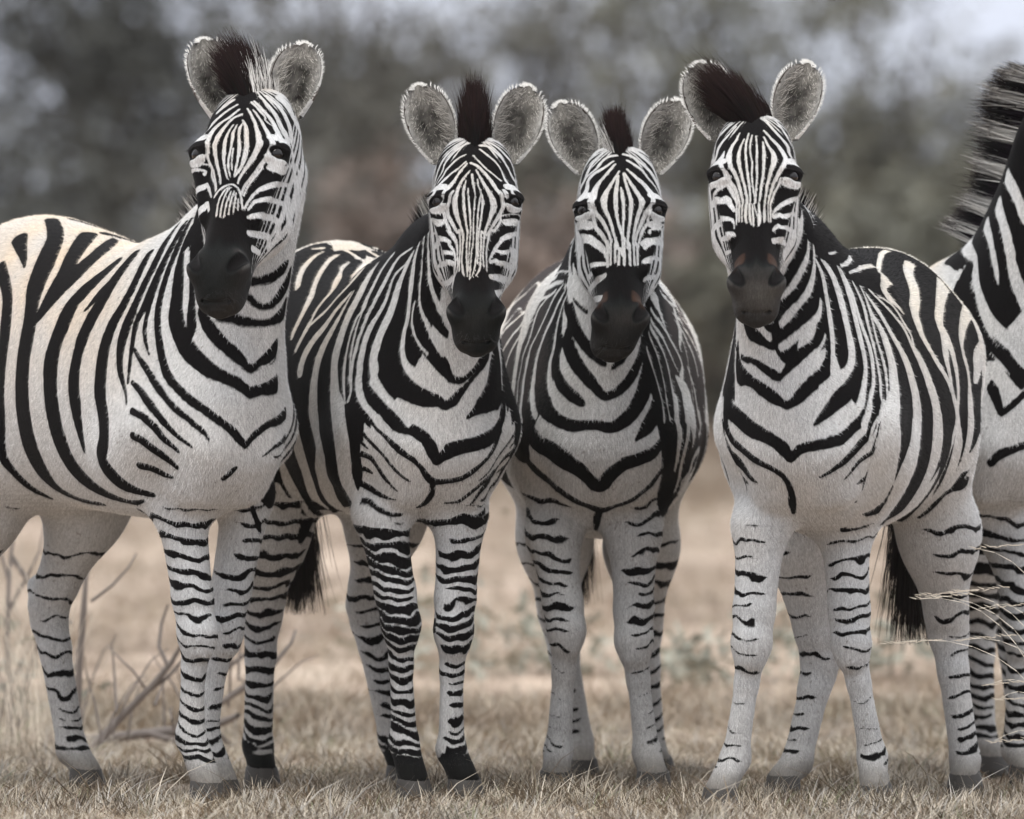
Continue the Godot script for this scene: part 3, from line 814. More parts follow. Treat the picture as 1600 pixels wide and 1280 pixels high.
	b.stripe(b.body_pale, [-691,978,3.7, -700,936,6, -691,907,7.5, -660,879,7.3, -639,853,7.7, -620,840,7.7, -611,832,4, -585,812,3.2, -557,796,3.5, -529,784,3.5, -500,776,2.4, -463,772,3])
	b.stripe(b.body_pale, [-603,1075,1.3, -631,1020,4.3, -625,981,9, -613,952,10.5, -607,921,10.5, -594,891,8.5, -582,861,7.3, -564,837,6.8, -545,814,5.2, -522,799,6, -499,785,5.2, -462,777,4.7, -434,779,3.9, -417,773,4.8])
	b.stripe(b.body_pale, [-559,1044,2.7, -574,1006,4.3, -570,982,5.6, -553,966,7.3, -540,941,8.4, -537,903,8.1, -535,866,12.1, -520,838,11.5, -499,821,10.7, -476,808,10.4, -448,803,9.3, -445,800,9.1, -412,802,7.8, -381,810,5.1, -339,819,5, -296,817,6.3, -248,821,5.6, -194,831,6.2])
	b.stripe(b.body_pale, [-567,1081,3.8, -551,1056,9.4, -530,1032,9.2, -513,1007,14.1, -489,979,16.7, -479,954,17.3, -479,921,16.3, -471,893,17.5, -458,869,18, -438,853,11.8, -409,850,11, -403,841,9.2, -359,850,6.7, -305,858,6.1, -256,863,7.8, -211,865,9.6])
	b.stripe(b.body_pale, [-562,1110,3.8, -533,1092,5.3, -486,1076,7.3, -440,1058,9.3, -399,1036,6.7, -369,1011,7.3, -361,988,7.3, -347,967,7.7, -326,951,6.4, -293,943,6, -232,948,7.6, -162,953,6.8, -91,955,4.6])
	b.stripe(b.body_pale, [-548,1137,1.9, -461,1124,2, -403,1103,2.6, -369,1081,3, -334,1063,3.2, -290,1054,3.3, -236,1048,4.4, -184,1038,6, -112,1028,7.6])
	b.stripe(b.body_pale, [-366,1051,1.5, -352,1030,2.9, -328,1015,3, -286,1007,2.3, -239,1005,1.9, -198,1005,0.5])
	b.stripe(b.body_pale, [-506,1162,2.6, -398,1144,2.9, -326,1119,3.8, -270,1105,3.9, -214,1095,4.1, -157,1086,3.2])
	b.stripe(b.body_pale, [-420,542,14.4, -387,537,22.3, -352,527,30.8, -308,515,28.4, -251,489,21.4, -156,411,21.5, -84,358,11.6, -7,308,1.1, -208,672,0.6])
	b.stripe(b.body_pale, [-303,426,16.3, -245,403,18.7, -192,386,11.2, -141,366,5, 6,287,6.5])
	b.stripe(b.body_pale, [-253,385,8.9, -217,378,8.5, -177,370,3.5, -132,358,1.6])
	b.stripe(b.face_pale, [-94,1257,2.9, -69,1507,2.9, -18,1783,1.7, -33,2019,1.9, -48,2227,1.5, -63,2488,1.2, -78,3084,1.2, -121,3265,1.3, -150,3653,1.6, -180,3990,1.1])
	b.stripe(b.face_pale, [50,1398,1.9, 76,1589,2, 140,1753,1.5, 112,1938,2.3, 72,2175,1.9, 43,2489,1.9, 13,3086,1.9, 12,3273,1.5, -29,3665,1.9, -111,3950,1.3])
	b.stripe(b.face_pale, [165,1804,0.9, 186,2012,3.4, 163,2248,2.4, 123,2510,2, 80,2772,1.9, 68,2856,1.5, 52,3272,0.9, 36,3613,0.9])
	b.stripe(b.face_pale, [13,1127,1.6, 168,1423,3.6, 328,1679,5.2, 441,1872,6.7, 514,2055,9.1, 448,2269,5.9, 340,2523,3.5, 218,2807,2.8, 148,2772,2.4, 134,3134,2.5, 118,3527,2, 88,3766,2.9, -4,3928,1.2])
	b.stripe(b.face_pale, [-129,910,2.9, 67,1019,3.5, 275,1245,3.9, 463,1468,5.2, 588,1691,3.6, 692,1903,2.9, 759,2050,3.5, 720,2244,4.6, 518,2524,3.6, 313,2832,2.8, 247,2729,2.4, 219,3042,2.4, 191,3353,2.2, 218,3659,1.9])
	b.stripe(b.face_pale, [699,1641,3.5, 734,1766,6.2, 810,1842,1.9, 1620,2042,2.4])
	b.stripe(b.face_pale, [1620,2003,1.9, 822,2203,0.9, 804,2348,3.3, 610,2620,3.4, 431,2678,4, 352,2951,2.8, 306,3269,2.4, 320,3733,2.6])
	b.stripe(b.face_pale, [-254,1416,1.3, -323,1653,3, -327,1942,3.7, -318,2199,3.7, -281,2463,3, -227,2779,2.2, -227,2733,2.1, -270,3227,2.3, -256,3703,2.2, -239,3923,1.1])
	b.stripe(b.face_pale, [-203,1639,1.2, -191,1933,1.9, -166,2170,2.5, -154,2430,1.9, -143,2746,1.7, -191,3252,1.5, -210,3769,1.3])
	b.stripe(b.face_pale, [-145,1138,1.3, -305,1327,2.7, -439,1532,3.9, -517,1765,4.1, -592,2016,6.9, -571,2258,6.4, -464,2539,3.8, -375,2815,3.5, -406,3058,2.6, -468,3420,2.6, -425,3696,3.9, -361,3853,1.2])
	b.stripe(b.face_pale, [-578,1659,1.1, -652,1850,2.3, -757,2016,2.6, -840,2182,3.8, -761,2407,4.5, -593,2676,3.4, -513,2654,3.4, -499,2957,2.6, -546,3270,2.6, -614,3625,3.1])
	b.stripe(b.face_pale, [-222,920,2.2, -410,1136,2.8, -573,1367,4.4, -712,1586,5.4, -791,1803,3.4, -873,1945,4.6, -898,2112,3, -926,2332,3.2, -857,2567,4.2, -909,2563,3, -757,2741,5.7, -648,2966,3.4, -646,3246,2.3, -748,3587,2.3, -1620,3787,1.9])
	b.stripe(b.face_pale, [-248,856,1.5, -465,1037,2.5, -703,1148,3.2, -917,1290,6, -986,1530,5.5, -1043,1710,3.8, -1620,1910,2.9])
	b.stripe(b.face_pale, [-246,623,1.3, -461,723,2.3, -664,860,3, -873,992,3, -1059,1153,3.8, -1620,1353,1.4])
	b.stripe(b.face_pale, [-134,184,3.9, -320,287,3.4, -515,426,3.5, -696,579,3.1, -906,758,3.2, -1040,976,2.7, -1620,1176,1.4])
	b.stripe(b.face_pale, [-291,118,3.4, -513,275,3.2, -727,419,3.6, -952,562,4.5, -1196,768,5, -1406,965,5, -1620,1165,1.9])
	b.stripe(b.face_pale, [126,454,2.7, 334,647,2.9, 554,828,2.6, 742,1044,2.4, 848,1319,3.6, 873,1578,3.5, 940,1755,3.4, 1620,1955,2.9])
	b.stripe(b.face_pale, [127,307,3.8, 340,317,4, 561,484,3.4, 781,646,3.6, 1019,862,4.1, 1310,1018,4.5, 1862,924,5])
	b.stripe(b.face_pale, [157,136,4.9, 370,148,4.8, 627,271,3.7, 910,436,4.6, 1230,538,5, 1409,771,4.5, 1620,971,1.9])
	b.stripe(b.face_pale, [-61,668,1.4, 120,894,1.9, 303,1093,2.1, 522,1231,2.1, 684,1338,2.7])
	b.stripe(b.face_pale, [-1620,1547,2.9, -1075,1747,2.7, -1004,1796,1.9])
	b.stripe(b.face_pale, [-1620,2036,7.2, -1226,2236,7.1, -1096,2342,8.3, -976,2324,5.5])
	b.stripe(b.face_pale, [893,2333,4.7, 985,2346,8.5, 1160,2290,7.8, 1620,2179,8.7])
	b.stripe(b.face_pale, [-2087,2448,7.9, -1848,2450,10.8, -969,2782,5.1, -877,2951,3, -750,3149,2.4, -741,3428,2.7, -942,3582,3.4, -1150,3718,5, -1620,3918,1.9])
	b.stripe(b.face_pale, [-2146,2045,3.5, -2014,2130,2.3])
	b.stripe(b.face_pale, [-1841,2799,2, -944,3118,5.1, -805,3156,3.9])
	b.stripe(b.face_pale, [-2073,2974,3.5, -1851,3048,6.7, -883,3382,5.8, -792,3419,2.2])
	b.stripe(b.face_pale, [-2309,3320,4.7, -1903,3552,7.5, -1252,3637,7.5, -1115,3599,1.7])
	b.stripe(b.face_pale, [-784,4435,1.2, -800,4492,3, -1620,4692,6.7])
	b.stripe(b.face_pale, [-2130,2488,2.8, -2110,2857,2.6, -2184,3144,4.1, -2387,3320,6.2])
	b.stripe(b.face_pale, [2081,2102,6.8, 1002,2698,6.5, 838,2853,3.5, 687,3057,5, 534,3247,3.7, 426,3433,2.7])
	b.stripe(b.face_pale, [2086,2553,6.5, 1025,3081,5, 790,3103,4, 652,3115,3.5])
	b.stripe(b.face_pale, [450,3476,2.3, 696,3364,5.3, 934,3394,5.2, 1981,3043,7.6])
	b.stripe(b.face_pale, [463,3843,5.8, 952,3698,8.1, 1806,3485,8.7, 2056,3364,6.7])
	b.stripe(b.face_pale, [400,4408,7, 707,4224,9.2, 1951,3780,5.9])
	b.stripe(b.face_pale, [518,4613,3.4, 642,4629,7.2, 730,4566,4, 1620,4366,3.4])
	b.stripe(b.face_pale, [2050,2662,4.1, 2093,3074,5.7, 2224,3330,7.5, 2155,3624,4.5])
	b.stripe(b.face_pale, [2248,2864,4.4, 2289,3198,0.5, 2183,3667,1.9, 747,4418,3.9])


func stripes_third(b: Beast) -> void:
	b.stripe(b.body_marks, [-836,342,104, -750,410,136, -641,540,136, -516,550,120, -350,386,88])
	b.stripe(b.body_marks, [-618,949,80, -524,866,120, -444,787,120, -368,734,80])
	b.stripe(b.body_marks, [476,999,96, 568,781,120, 512,663,120, 396,663,96])
	b.stripe(b.body_marks, [310,1013,51.5, 358,879,78.6, 319,812,62.7, 278,693,63.7, 227,655,40])
	b.stripe(b.body_marks, [-453,875,25.7, -390,859,26.7, -338,845,19.7, -278,844,12.2, -205,859,8.3, -126,878,7.5, -54,887,7.6, 10,884,8.7, 85,894,12.1, 157,910,17.4, 218,932,23.4, 249,961,21.4, 247,1003,9.9])
	b.stripe(b.body_marks, [-357,960,14.1, -347,925,15.1, -307,908,12.9, -244,911,10.3, -179,917,8.5, -137,918,4.6])
	b.stripe(b.body_marks, [-326,992,16.8, -257,985,14.7, -172,977,10.3, -100,966,9, -32,948,6, 16,951,5.7, 92,966,8, 162,984,9.9, 212,1005,11.6, 242,1030,9.4])
	b.stripe(b.body_marks, [-338,1039,17.3, -222,1032,9.8, -108,1022,7, -34,1011,3])
	b.stripe(b.body_marks, [9,1005,2.9, 75,1022,6.6, 133,1031,3.7])
	b.stripe(b.body_marks, [134,854,3.3, 174,859,10.2, 228,860,17.8, 278,873,23.8, 298,898,18.6, 300,937,9.1])
	b.stripe(b.body_marks, [-424,778,13.3, -367,793,11.2, -326,787,17.5, -274,781,21.2, -204,798,25.2, -134,800,21.8, -79,783,17.5, -24,761,18.5, 16,789,19.2, 78,811,16, 149,813,14.6, 215,804,16.1, 269,806,10.8, 300,825,6.4, 320,851,4.6])
	b.stripe(b.body_marks, [-374,763,10.5, -337,750,14.7, -294,725,18.4, -238,716,17.7, -175,736,12.6, -118,733,11.4, -64,713,13.1, -16,693,15.7, 29,706,9.8, 88,730,8.1, 143,745,7.1, 198,746,11.8, 249,750,10.2, 275,775,4.9])
	b.stripe(b.body_marks, [-17,702,7.5, -22,672,10.4, -25,630,4.7])
	b.stripe(b.body_marks, [191,668,5, 222,661,11.9, 244,661,10.5])
	b.stripe(b.body_marks, [-446,1040,11.1, -401,1034,10.3, -346,1037,9.4])
	b.stripe(b.body_marks, [-347,1073,1.8, -272,1081,2.4, -206,1086,2.2])
	b.stripe(b.body_pale, [-488,1082,1.5, -579,1018,1.7, -714,899,0.7])
	b.stripe(b.body_pale, [-650,945,4.3, -759,778,7.8, -819,418,4.3, -771,385,5.2, -722,343,5.2, -672,289,5.2, -649,281,3.5])
	b.stripe(b.body_pale, [-522,1027,2, -648,914,6.1, -703,813,6.1, -702,732,6.1, -745,467,1.2, -693,406,5.2, -635,313,4.3])
	b.stripe(b.body_pale, [-568,963,2.6, -656,847,4.2, -674,769,5.6, -727,577,5.2, -710,491,5.2, -659,394,5.2, -597,315,4.3])
	b.stripe(b.body_pale, [-638,796,1.7, -644,739,4.3, -670,608,6.1, -652,550,6.9, -629,519,6.9, -608,501,5.2])
	b.stripe(b.body_pale, [-619,792,1.7, -615,736,4.3, -621,647,6.1, -601,602,6.1, -559,589,5.2])
	b.stripe(b.body_pale, [-619,774,1.7, -590,759,3.5, -568,725,3.5, -540,698,4.3, -510,674,3.5, -475,659,3.5, -416,684,3.5])
	b.stripe(b.body_pale, [-620,906,1.7, -637,829,4.3, -607,805,4.3, -569,791,4.3, -540,759,3.5, -509,747,3.5, -472,736,3.5, -422,757,3.5, -376,770,3.5])
	b.stripe(b.body_pale, [-508,1027,1.7, -553,955,4.3, -555,904,4.3, -548,857,4.3, -536,805,3.5, -505,785,6.1, -463,775,5.2, -411,783,4.3, -362,785,4])
	b.stripe(b.body_pale, [-455,1043,1.3, -485,989,4.3, -488,946,6.1, -496,906,6.1, -490,868,6.1, -474,839,6.9, -446,824,6.1, -406,817,6.1, -366,818,5.5, -331,817,5.2])
	b.stripe(b.body_pale, [-421,1054,1.3, -436,1018,3.5, -433,981,4.3, -416,954,5.2, -392,930,6.1, -382,899,7.8, -354,880,8.7, -321,874,9.5])
	b.stripe(b.body_pale, [317,1096,6.2, 430,1022,10.4, 470,959,6.9, 483,921,2.6])
	b.stripe(b.body_pale, [667,755,6.1, 630,758,13, 599,756,12.1, 554,783,5.2, 538,778,2.2])
	b.stripe(b.body_pale, [311,1064,1.4, 419,983,3, 483,901,4.3, 513,819,4.3, 499,777,6.1, 452,795,7.8, 414,797,6.1, 382,796,5.2, 357,788,5.2])
	b.stripe(b.body_pale, [311,1042,2.4, 405,958,3.5, 445,882,3.5, 457,834,2.6, 457,811,1.7])
	b.stripe(b.body_pale, [302,1030,3.4, 364,969,3.5, 395,909,3.5, 397,867,3.5, 381,844,4.3, 360,829,5.2, 327,812,6.1])
	b.stripe(b.body_pale, [524,726,3.5, 522,662,4.3, 497,632,5.2, 468,607,6.1, 452,578,6.1])
	b.stripe(b.body_pale, [284,1022,1.7, 332,960,2.2, 342,912,2.2, 339,873,2.2, 320,846,2.2, 307,822,2.2])
	b.stripe(b.body_pale, [259,1000,2.2, 279,960,2.6, 292,923,1.7, 299,890,2.2, 299,859,2.6, 283,831,3.5])
	b.stripe(b.body_pale, [496,539,2.2, 477,504,2.6, 440,386,0.9])
	b.stripe(b.body_pale, [377,791,7.6, 345,771,7.6, 311,740,7.6, 287,678,6.3, 253,653,3.8])
	b.stripe(b.body_pale, [470,595,7.6, 427,561,8.8, 358,658,8.8, 316,646,7.6, 269,628,5, 212,341,2.4])
	b.stripe(b.body_pale, [460,384,3.8, 414,376,5, 213,334,2.5])
	b.stripe(b.body_pale, [371,826,6.3, 335,814,7.6, 321,789,8.8, 293,755,6.3, 274,709,3.8])
	b.stripe(b.body_pale, [-391,527,7.6, -327,508,8.8, -247,358,7.6, -204,341,3.8])
	b.stripe(b.face_pale, [-49,1040,3.4, -90,1338,4.4, -120,1618,5.4, -120,1894,4.9, -81,2215,3.4, -2,2509,3.5, 51,2748,2, 62,3224,2.4, -16,3013,2.9, -48,3439,3.4])
	b.stripe(b.face_pale, [16,1368,1.5, 57,1538,4.5, 83,1784,4.5, 93,2082,3.5, 80,2428,2.9, 78,2747,2.9, 109,2765,2.9, 107,3434,3.6])
	b.stripe(b.face_pale, [-20,884,2.5, -237,1273,3.8, -374,1485,6.6, -443,1698,8.3, -416,1960,5.5, -304,2187,4, -220,2463,3.5, -139,2742,3.4, -59,3012,3.9, -140,2883,3, -144,3363,3])
	b.stripe(b.face_pale, [88,946,2.1, 164,1278,3.5, 245,1528,4.6, 299,1767,5.2, 289,2059,4.7, 261,2353,3.7, 219,2675,3.1, 205,2990,3.3, 257,2858,3.9, 286,3388,4.2])
	b.stripe(b.face_pale, [114,915,1.6, 274,1208,3.8, 439,1444,5.1, 558,1633,5.6, 575,1846,4.9, 542,2013,5.6, 468,2279,4.6, 408,2552,4, 386,2838,3.7, 406,2817,3.8, 474,3325,4])
	b.stripe(b.face_pale, [-126,647,2.8, -370,954,4.1, -544,1128,4.6, -683,1306,7.8, -708,1625,8.9, -720,1867,7.2, -676,2016,5.2, -534,2210,4.8, -374,2484,4.1, -256,2797,3.5, -277,2853,3.2, -289,3386,3.4])
	b.stripe(b.face_pale, [195,815,2.5, 467,1058,4.7, 710,1202,6.9, 828,1396,8.8, 816,1631,5.4, 766,1859,6.7, 718,2017,5.4, 658,2251,5, 526,2540,3.7, 464,2841,2.7, 541,2775,3.3, 621,3287,3.2])
	b.stripe(b.face_pale, [-178,541,2.8, -451,742,4.1, -760,841,4.8, -999,990,6.8, -991,1324,11.3, -971,1509,13.2])
	b.stripe(b.face_pale, [-68,319,3.9, -337,370,3.8, -566,571,4, -758,743,3, -1620,943,1.9])
	b.stripe(b.face_pale, [-225,-84,4.9, -505,204,4.9, -797,438,5.7, -994,666,6.9, -1145,852,6.1, -1620,1052,2.4])
	b.stripe(b.face_pale, [-508,-66,7.1, -858,151,7.3, -1176,327,6.6, -1431,541,6.8, -1548,780,3.3])
	b.stripe(b.face_pale, [199,499,2.8, 416,646,3.7, 649,785,3.7, 898,973,3.4, 1620,1173,1.9])
	b.stripe(b.face_pale, [95,276,4, 364,362,4, 592,526,3.9, 865,660,5.9, 1202,820,8.8, 1552,940,10, 1887,941,2.6])
	b.stripe(b.face_pale, [152,-13,6.6, 425,86,7.4, 732,312,5.9, 1076,431,7.5, 1295,629,7.2, 1453,806,1.3, 1769,865,1.7])
	b.stripe(b.face_pale, [-1620,1673,2.9, -812,1873,1.8, -779,2077,4, -796,2295,5.3, -606,2518,5.7, -425,2776,4.3, -329,3060,3.3, -398,2761,3.7, -386,3412,3.1])
	b.stripe(b.face_pale, [-1620,2086,9.6, -1110,2184,8.7, -957,2227,11.1, -865,2190,3.9])
	b.stripe(b.face_pale, [-2079,2018,18.8, -2075,2270,16.5, -2136,2434,11.5])
	b.stripe(b.face_pale, [-1620,2443,4.8, -1023,2587,4.9, -804,2676,5.7, -561,2886,5.3, -497,3108,4.2])
	b.stripe(b.face_pale, [768,2005,1.4, 848,2192,3, 749,2380,4.7, 656,2608,3.5, 598,2877,3.1, 594,3083,3.2])
	b.stripe(b.face_pale, [952,2204,8.6, 1101,2211,9.9, 1218,2135,2, 1620,1935,7.2])
	b.stripe(b.face_pale, [945,2422,2.5, 990,2314,2.5, 1620,2114,3.4])
	b.stripe(b.face_pale, [743,2740,4.9, 912,2607,6.4, 1091,2591,8.9, 2207,2037,10.9])
	b.stripe(b.face_pale, [-1620,2359,12.2, -1010,2559,11, -793,2774,6.5, -459,3092,3.8, -426,3399,3.6])
	b.stripe(b.face_pale, [-2081,2075,23, -2196,2472,1.4, -2304,2881,11.6, -2339,3397,1.4])
	b.stripe(b.face_pale, [-1974,3174,7.3, -814,3252,6, -519,3312,4.7])
	b.stripe(b.face_pale, [-2204,3428,8.4, -1076,3562,6.5, -545,3600,6.7])
	b.stripe(b.face_pale, [-2130,3754,7.1, -1026,4060,8.2, -560,4173,4.8])
	b.stripe(b.face_pale, [839,2827,4.2, 1063,2602,7.7, 2149,2014,8.7])
	b.stripe(b.face_pale, [818,3190,4.4, 1086,3062,8.5, 2096,2563,4.4])
	b.stripe(b.face_pale, [1144,3515,5.9, 1964,3180,6.1, 2124,2992,4.2])
	b.stripe(b.face_pale, [2199,2344,0.7, 2157,3031,4.3, 2284,3519,7.2])


func stripes_fourth(b: Beast) -> void:
	b.stripe(b.body_marks, [498,1106,25, 328,1099,27.5, 168,1080,28.9, 61,1044,27.9])
	b.stripe(b.body_marks, [634,1002,52.6, 913,425,98.1, 787,384,176, 665,367,176, 512,375,144, 389,394,96, 276,381,40.6])
	b.stripe(b.body_marks, [855,470,160, 685,598,200, 564,566,200, 448,536,176, 339,536,120, 248,533,80])
	b.stripe(b.body_marks, [660,938,136, 601,830,128.8, 525,724,160.7, 424,693,152, 333,683,120, 236,630,66.4])
	b.stripe(b.body_marks, [504,1032,73.8, 422,942,70, 365,858,48.7, 330,833,15.1])
	b.stripe(b.body_marks, [484,1057,49.3, 382,969,39.6, 344,900,25.1])
	b.stripe(b.body_marks, [384,1063,39.1, 348,1034,29.3, 303,1013,23.1])
	b.stripe(b.body_marks, [-117,1077,4.5, -58,1071,5.9, -12,1060,4.8, 74,1077,4.9, 183,1085,4.5, 301,1084,5.7])
	b.stripe(b.body_marks, [-205,1044,15.5, -100,1042,8.8, -28,1035,4.7, 77,1050,6.6, 181,1058,7.3, 304,1052,8.8])
	b.stripe(b.body_marks, [-304,956,4.2, -202,990,4.2, -115,996,6.2, -44,989,7.1, 4,986,4.7, 63,1002,9, 143,1012,8, 231,1008,9.4, 292,1013,15.4, 330,1032,15.6])
	b.stripe(b.body_marks, [-353,944,14.4, -321,914,19.4, -220,944,8.1, -124,949,9, -44,941,8.3, 16,928,5.5, 84,943,8.2, 154,954,9.1, 221,952,9.5, 274,960,11.2, 308,979,13.6])
	b.stripe(b.body_marks, [127,880,2.5, 181,886,7.8, 254,885,12.3, 332,876,13.2, 390,874,13.1, 439,881,11.7])
	b.stripe(b.body_marks, [-455,778,20.1, -386,808,12.9, -320,829,13.3, -234,848,15, -137,863,9.9, -69,859,10.8, -20,844,13.2, -2,829,8.2, 43,845,8.2, 113,848,7.2, 177,844,7.1, 241,830,8, 302,825,8.2, 345,831,5.2, 396,832,6, 453,844,8.1])
	b.stripe(b.body_marks, [-367,801,7.1, -318,800,7.7, -268,792,8.9, -190,809,9.4, -116,812,7.5, -62,800,7.8, -35,783,7.7, -28,758,8, -35,732,9.7, -44,702,4.3])
	b.stripe(b.body_marks, [100,788,3.3, 157,796,5.5, 211,798,9, 269,796,8.5, 317,800,5, 361,812,3.7])
	b.stripe(b.body_marks, [-339,787,8.5, -304,775,11.3, -265,758,14.5, -210,760,14.4, -159,765,2.6])
	b.stripe(b.body_marks, [-298,674,17.2, -271,691,3.2])
	b.stripe(b.body_marks, [179,767,2.2, 229,771,6, 280,769,6.4, 319,773,6.1])
	b.stripe(b.body_marks, [206,738,3.1, 241,725,11.8, 284,734,15])
	b.stripe(b.body_marks, [170,683,5.7, 203,681,9.1, 226,684,8.9])
	b.stripe(b.body_marks, [507,305,24.4, 487,348,10.7])
	b.stripe(b.body_marks, [297,352,19.6, 277,362,8.1])
	b.stripe(b.body_marks, [450,705,48.9, 365,737,48.9, 297,673,26.1, 235,638,23.7, 184,621,21.5])
	b.stripe(b.body_marks, [469,587,43.1, 408,569,43.1, 331,549,37.4, 266,540,28.7, 195,525,20.1, 174,570,7.3])
	b.stripe(b.body_marks, [477,511,40.2, 410,483,40.2, 336,449,34.5, 265,427,28.7, 188,392,20.1, 103,340,10.1])
	b.stripe(b.body_marks, [460,410,28.7, 397,398,20.2, 334,386,17.4, 278,379,15, 219,364,8.8, 161,349,3.8])
	b.stripe(b.body_pale, [752,900,5.3, 607,992,3.1])
	b.stripe(b.body_pale, [645,1009,2.1, 583,1043,2.1])
	b.stripe(b.body_pale, [938,334,9.7, 929,412,6.1, 780,792,5.8, 694,900,3.1, 632,950,1.6])
	b.stripe(b.body_pale, [777,724,5.7, 781,676,20.9, 714,764,9.2, 685,757,12.4, 676,723,7.2, 671,679,3.8])
	b.stripe(b.body_pale, [859,357,14.5, 841,412,14.9, 807,455,18.8, 772,503,17.5, 726,566,18.4, 687,585,24.7, 650,589,17.1, 619,570,11.4, 590,548,10.6, 562,521,9.6, 541,503,9.5, 523,497,5.7])
	b.stripe(b.body_pale, [756,312,24.1, 734,386,18.4, 706,445,18.5, 680,475,24.7, 642,483,26.6, 606,499,24.7, 573,496,17.1, 540,491,13.3, 507,480,13.3, 475,458,13.3, 398,418,25.9, 330,401,22.1, 266,384,18.2, 208,372,11.6, 145,350,4.6])
	b.stripe(b.body_pale, [668,261,21.4, 643,336,18.8, 618,381,19, 586,387,17.1, 550,373,15.2, 515,372,13.3, 482,379,19, 436,384,20.1, 378,386,14.2, 324,381,13.4, 272,375,8.8])
	b.stripe(b.body_pale, [573,258,20.9, 546,310,33, 523,328,22.8, 511,347,6.5])
	b.stripe(b.body_pale, [663,847,3.5, 651,790,4, 635,739,4.5, 624,691,7.6, 609,669,7.6, 595,649,10.6, 578,624,16, 552,601,18.8, 524,583,21, 492,563,22.8, 411,533,37.4, 344,514,40.2, 280,503,40.2, 219,491,31.6, 158,478,17.2])
	b.stripe(b.body_pale, [668,811,1.8, 665,743,3.2, 642,694,5.7, 630,653,5.7, 601,651,7.6])
	b.stripe(b.body_pale, [632,868,3.8, 617,823,7.6, 594,788,7.3, 573,758,9.3, 556,723,13.8, 539,688,19, 510,662,20.3, 485,646,22.8, 437,633,34.5, 396,643,40.2, 338,643,48.9, 267,603,46, 200,581,37.4, 152,592,16.4])
	b.stripe(b.body_pale, [615,878,2.4, 586,853,7.4, 574,821,9.5, 552,796,12.4, 523,778,14.4, 494,763,17.6, 459,760,20.7, 429,763,20.6, 396,777,22.5, 362,772,34.6, 315,738,49, 253,684,52.4, 200,653,47.9])
	b.stripe(b.body_pale, [636,895,3.8, 600,865,4.1, 559,846,3.9, 523,825,3.7, 489,799,5.1, 454,790,4.4, 414,792,2.6, 384,796,1.8])
	b.stripe(b.body_pale, [612,935,3.8, 584,894,6.1, 539,869,5, 505,841,4.6, 468,819,4, 431,809,3.2, 393,808,2.4, 375,802,1.8, 332,806,2.9, 298,791,3.3])
	b.stripe(b.body_pale, [589,993,3.7, 567,945,5.1, 528,914,5.8, 502,882,7.4, 482,851,7.2, 447,833,5.3, 409,826,3.6, 369,829,3.6, 336,824,5.6, 301,817,5.9])
	b.stripe(b.body_pale, [580,1007,3.6, 565,974,12.8, 530,944,10.6, 494,916,9.8, 464,889,9.5, 436,863,7.5, 405,851,4.9, 367,847,5.3, 337,844,5.8, 298,843,6.6, 232,851,6.3])
	b.stripe(b.body_pale, [492,1073,2.6, 511,1037,10.9, 493,1003,15.5, 463,977,13.5, 436,948,11.5, 410,919,12.8, 380,903,9.5, 338,902,7.6, 278,915,10.1, 197,927,7.8])
	b.stripe(b.body_pale, [446,1088,4, 439,1061,7.8, 399,1035,7.7, 367,1010,8.6, 336,984,7.3, 305,960,6, 276,940,6.2, 269,931,6])
	b.stripe(b.body_pale, [487,1105,2.5, 406,1091,4.4, 322,1081,6.2, 222,1079,4.6, 134,1074,5.5, 62,1066,4.5])
	b.stripe(b.body_pale, [354,1047,3.7, 313,1037,5.3, 232,1040,5.7, 137,1041,5.6, 30,1033,5.1])
	b.stripe(b.body_pale, [304,1002,1.8, 264,997,2.8, 190,997,5.2, 99,989,6.9, 8,970,7.4])
	b.stripe(b.body_pale, [454,1124,2.4, 384,1116,3.7, 285,1114,4.3, 173,1105,3.9, 101,1101,3])
	b.stripe(b.body_pale, [371,349,37.4, 336,377,22.1])
	b.stripe(b.face_pale, [-71,816,1.8, -125,1094,2.3, -130,1380,1.9, -84,1656,1.8, -99,1916,2.3, -90,2174,1.8, -54,2430,1.9, -20,2687,1.9, -42,2801,1.2, 26,3092,1.3])
	b.stripe(b.face_pale, [30,847,1.9, 50,1184,2.3, 45,1519,2.8, 41,1815,2.3, 38,2098,2.3, 8,2431,2.3, -9,2736,2.3, -89,2799,1.8, -70,3162,2.6, -72,3380,1.7])
	b.stripe(b.face_pale, [-156,744,1.5, -238,1082,2.9, -255,1371,2.7, -235,1699,2.8, -201,2012,2.7, -167,2321,2.8, -146,2627,2.4, -167,2789,2.7, -167,3099,3.1, -132,3321,1.7])
	b.stripe(b.face_pale, [216,1024,1.9, 236,1373,4.3, 227,1696,3.8, 202,2012,3.2, 149,2323,3.2, 106,2632,2.3, 82,2799,2.2, 97,3159,4.8, 71,3354,2.2])
	b.stripe(b.face_pale, [-286,926,1.5, -393,1178,3.1, -450,1448,4.8, -416,1775,4.2, -349,2087,3.3, -273,2378,3.4, -239,2662,3, -270,2766,3.5, -305,3060,4.1, -264,3238,1.9])
	b.stripe(b.face_pale, [244,868,2.1, 367,1154,3.3, 496,1328,6.2, 512,1550,6.8, 439,1798,5, 381,2029,4.4, 313,2293,3.5, 267,2606,2.5, 242,2774,2.4, 243,3127,3.7, 230,3222,2])
	b.stripe(b.face_pale, [-408,708,2.2, -519,937,3.7, -666,1127,5.2, -718,1327,8, -646,1632,4.3, -575,1856,4.2, -510,2070,4.4, -438,2357,4.2, -372,2651,3.3, -396,2729,2.9, -447,3122,2.9])
	b.stripe(b.face_pale, [248,634,2.4, 451,892,3.7, 648,1045,5.7, 812,1227,8.5, 799,1468,5.6, 656,1762,4.6, 620,1918,4.4, 524,2161,4.1, 424,2461,3.2, 360,2738,2.1, 392,3143,2.3])
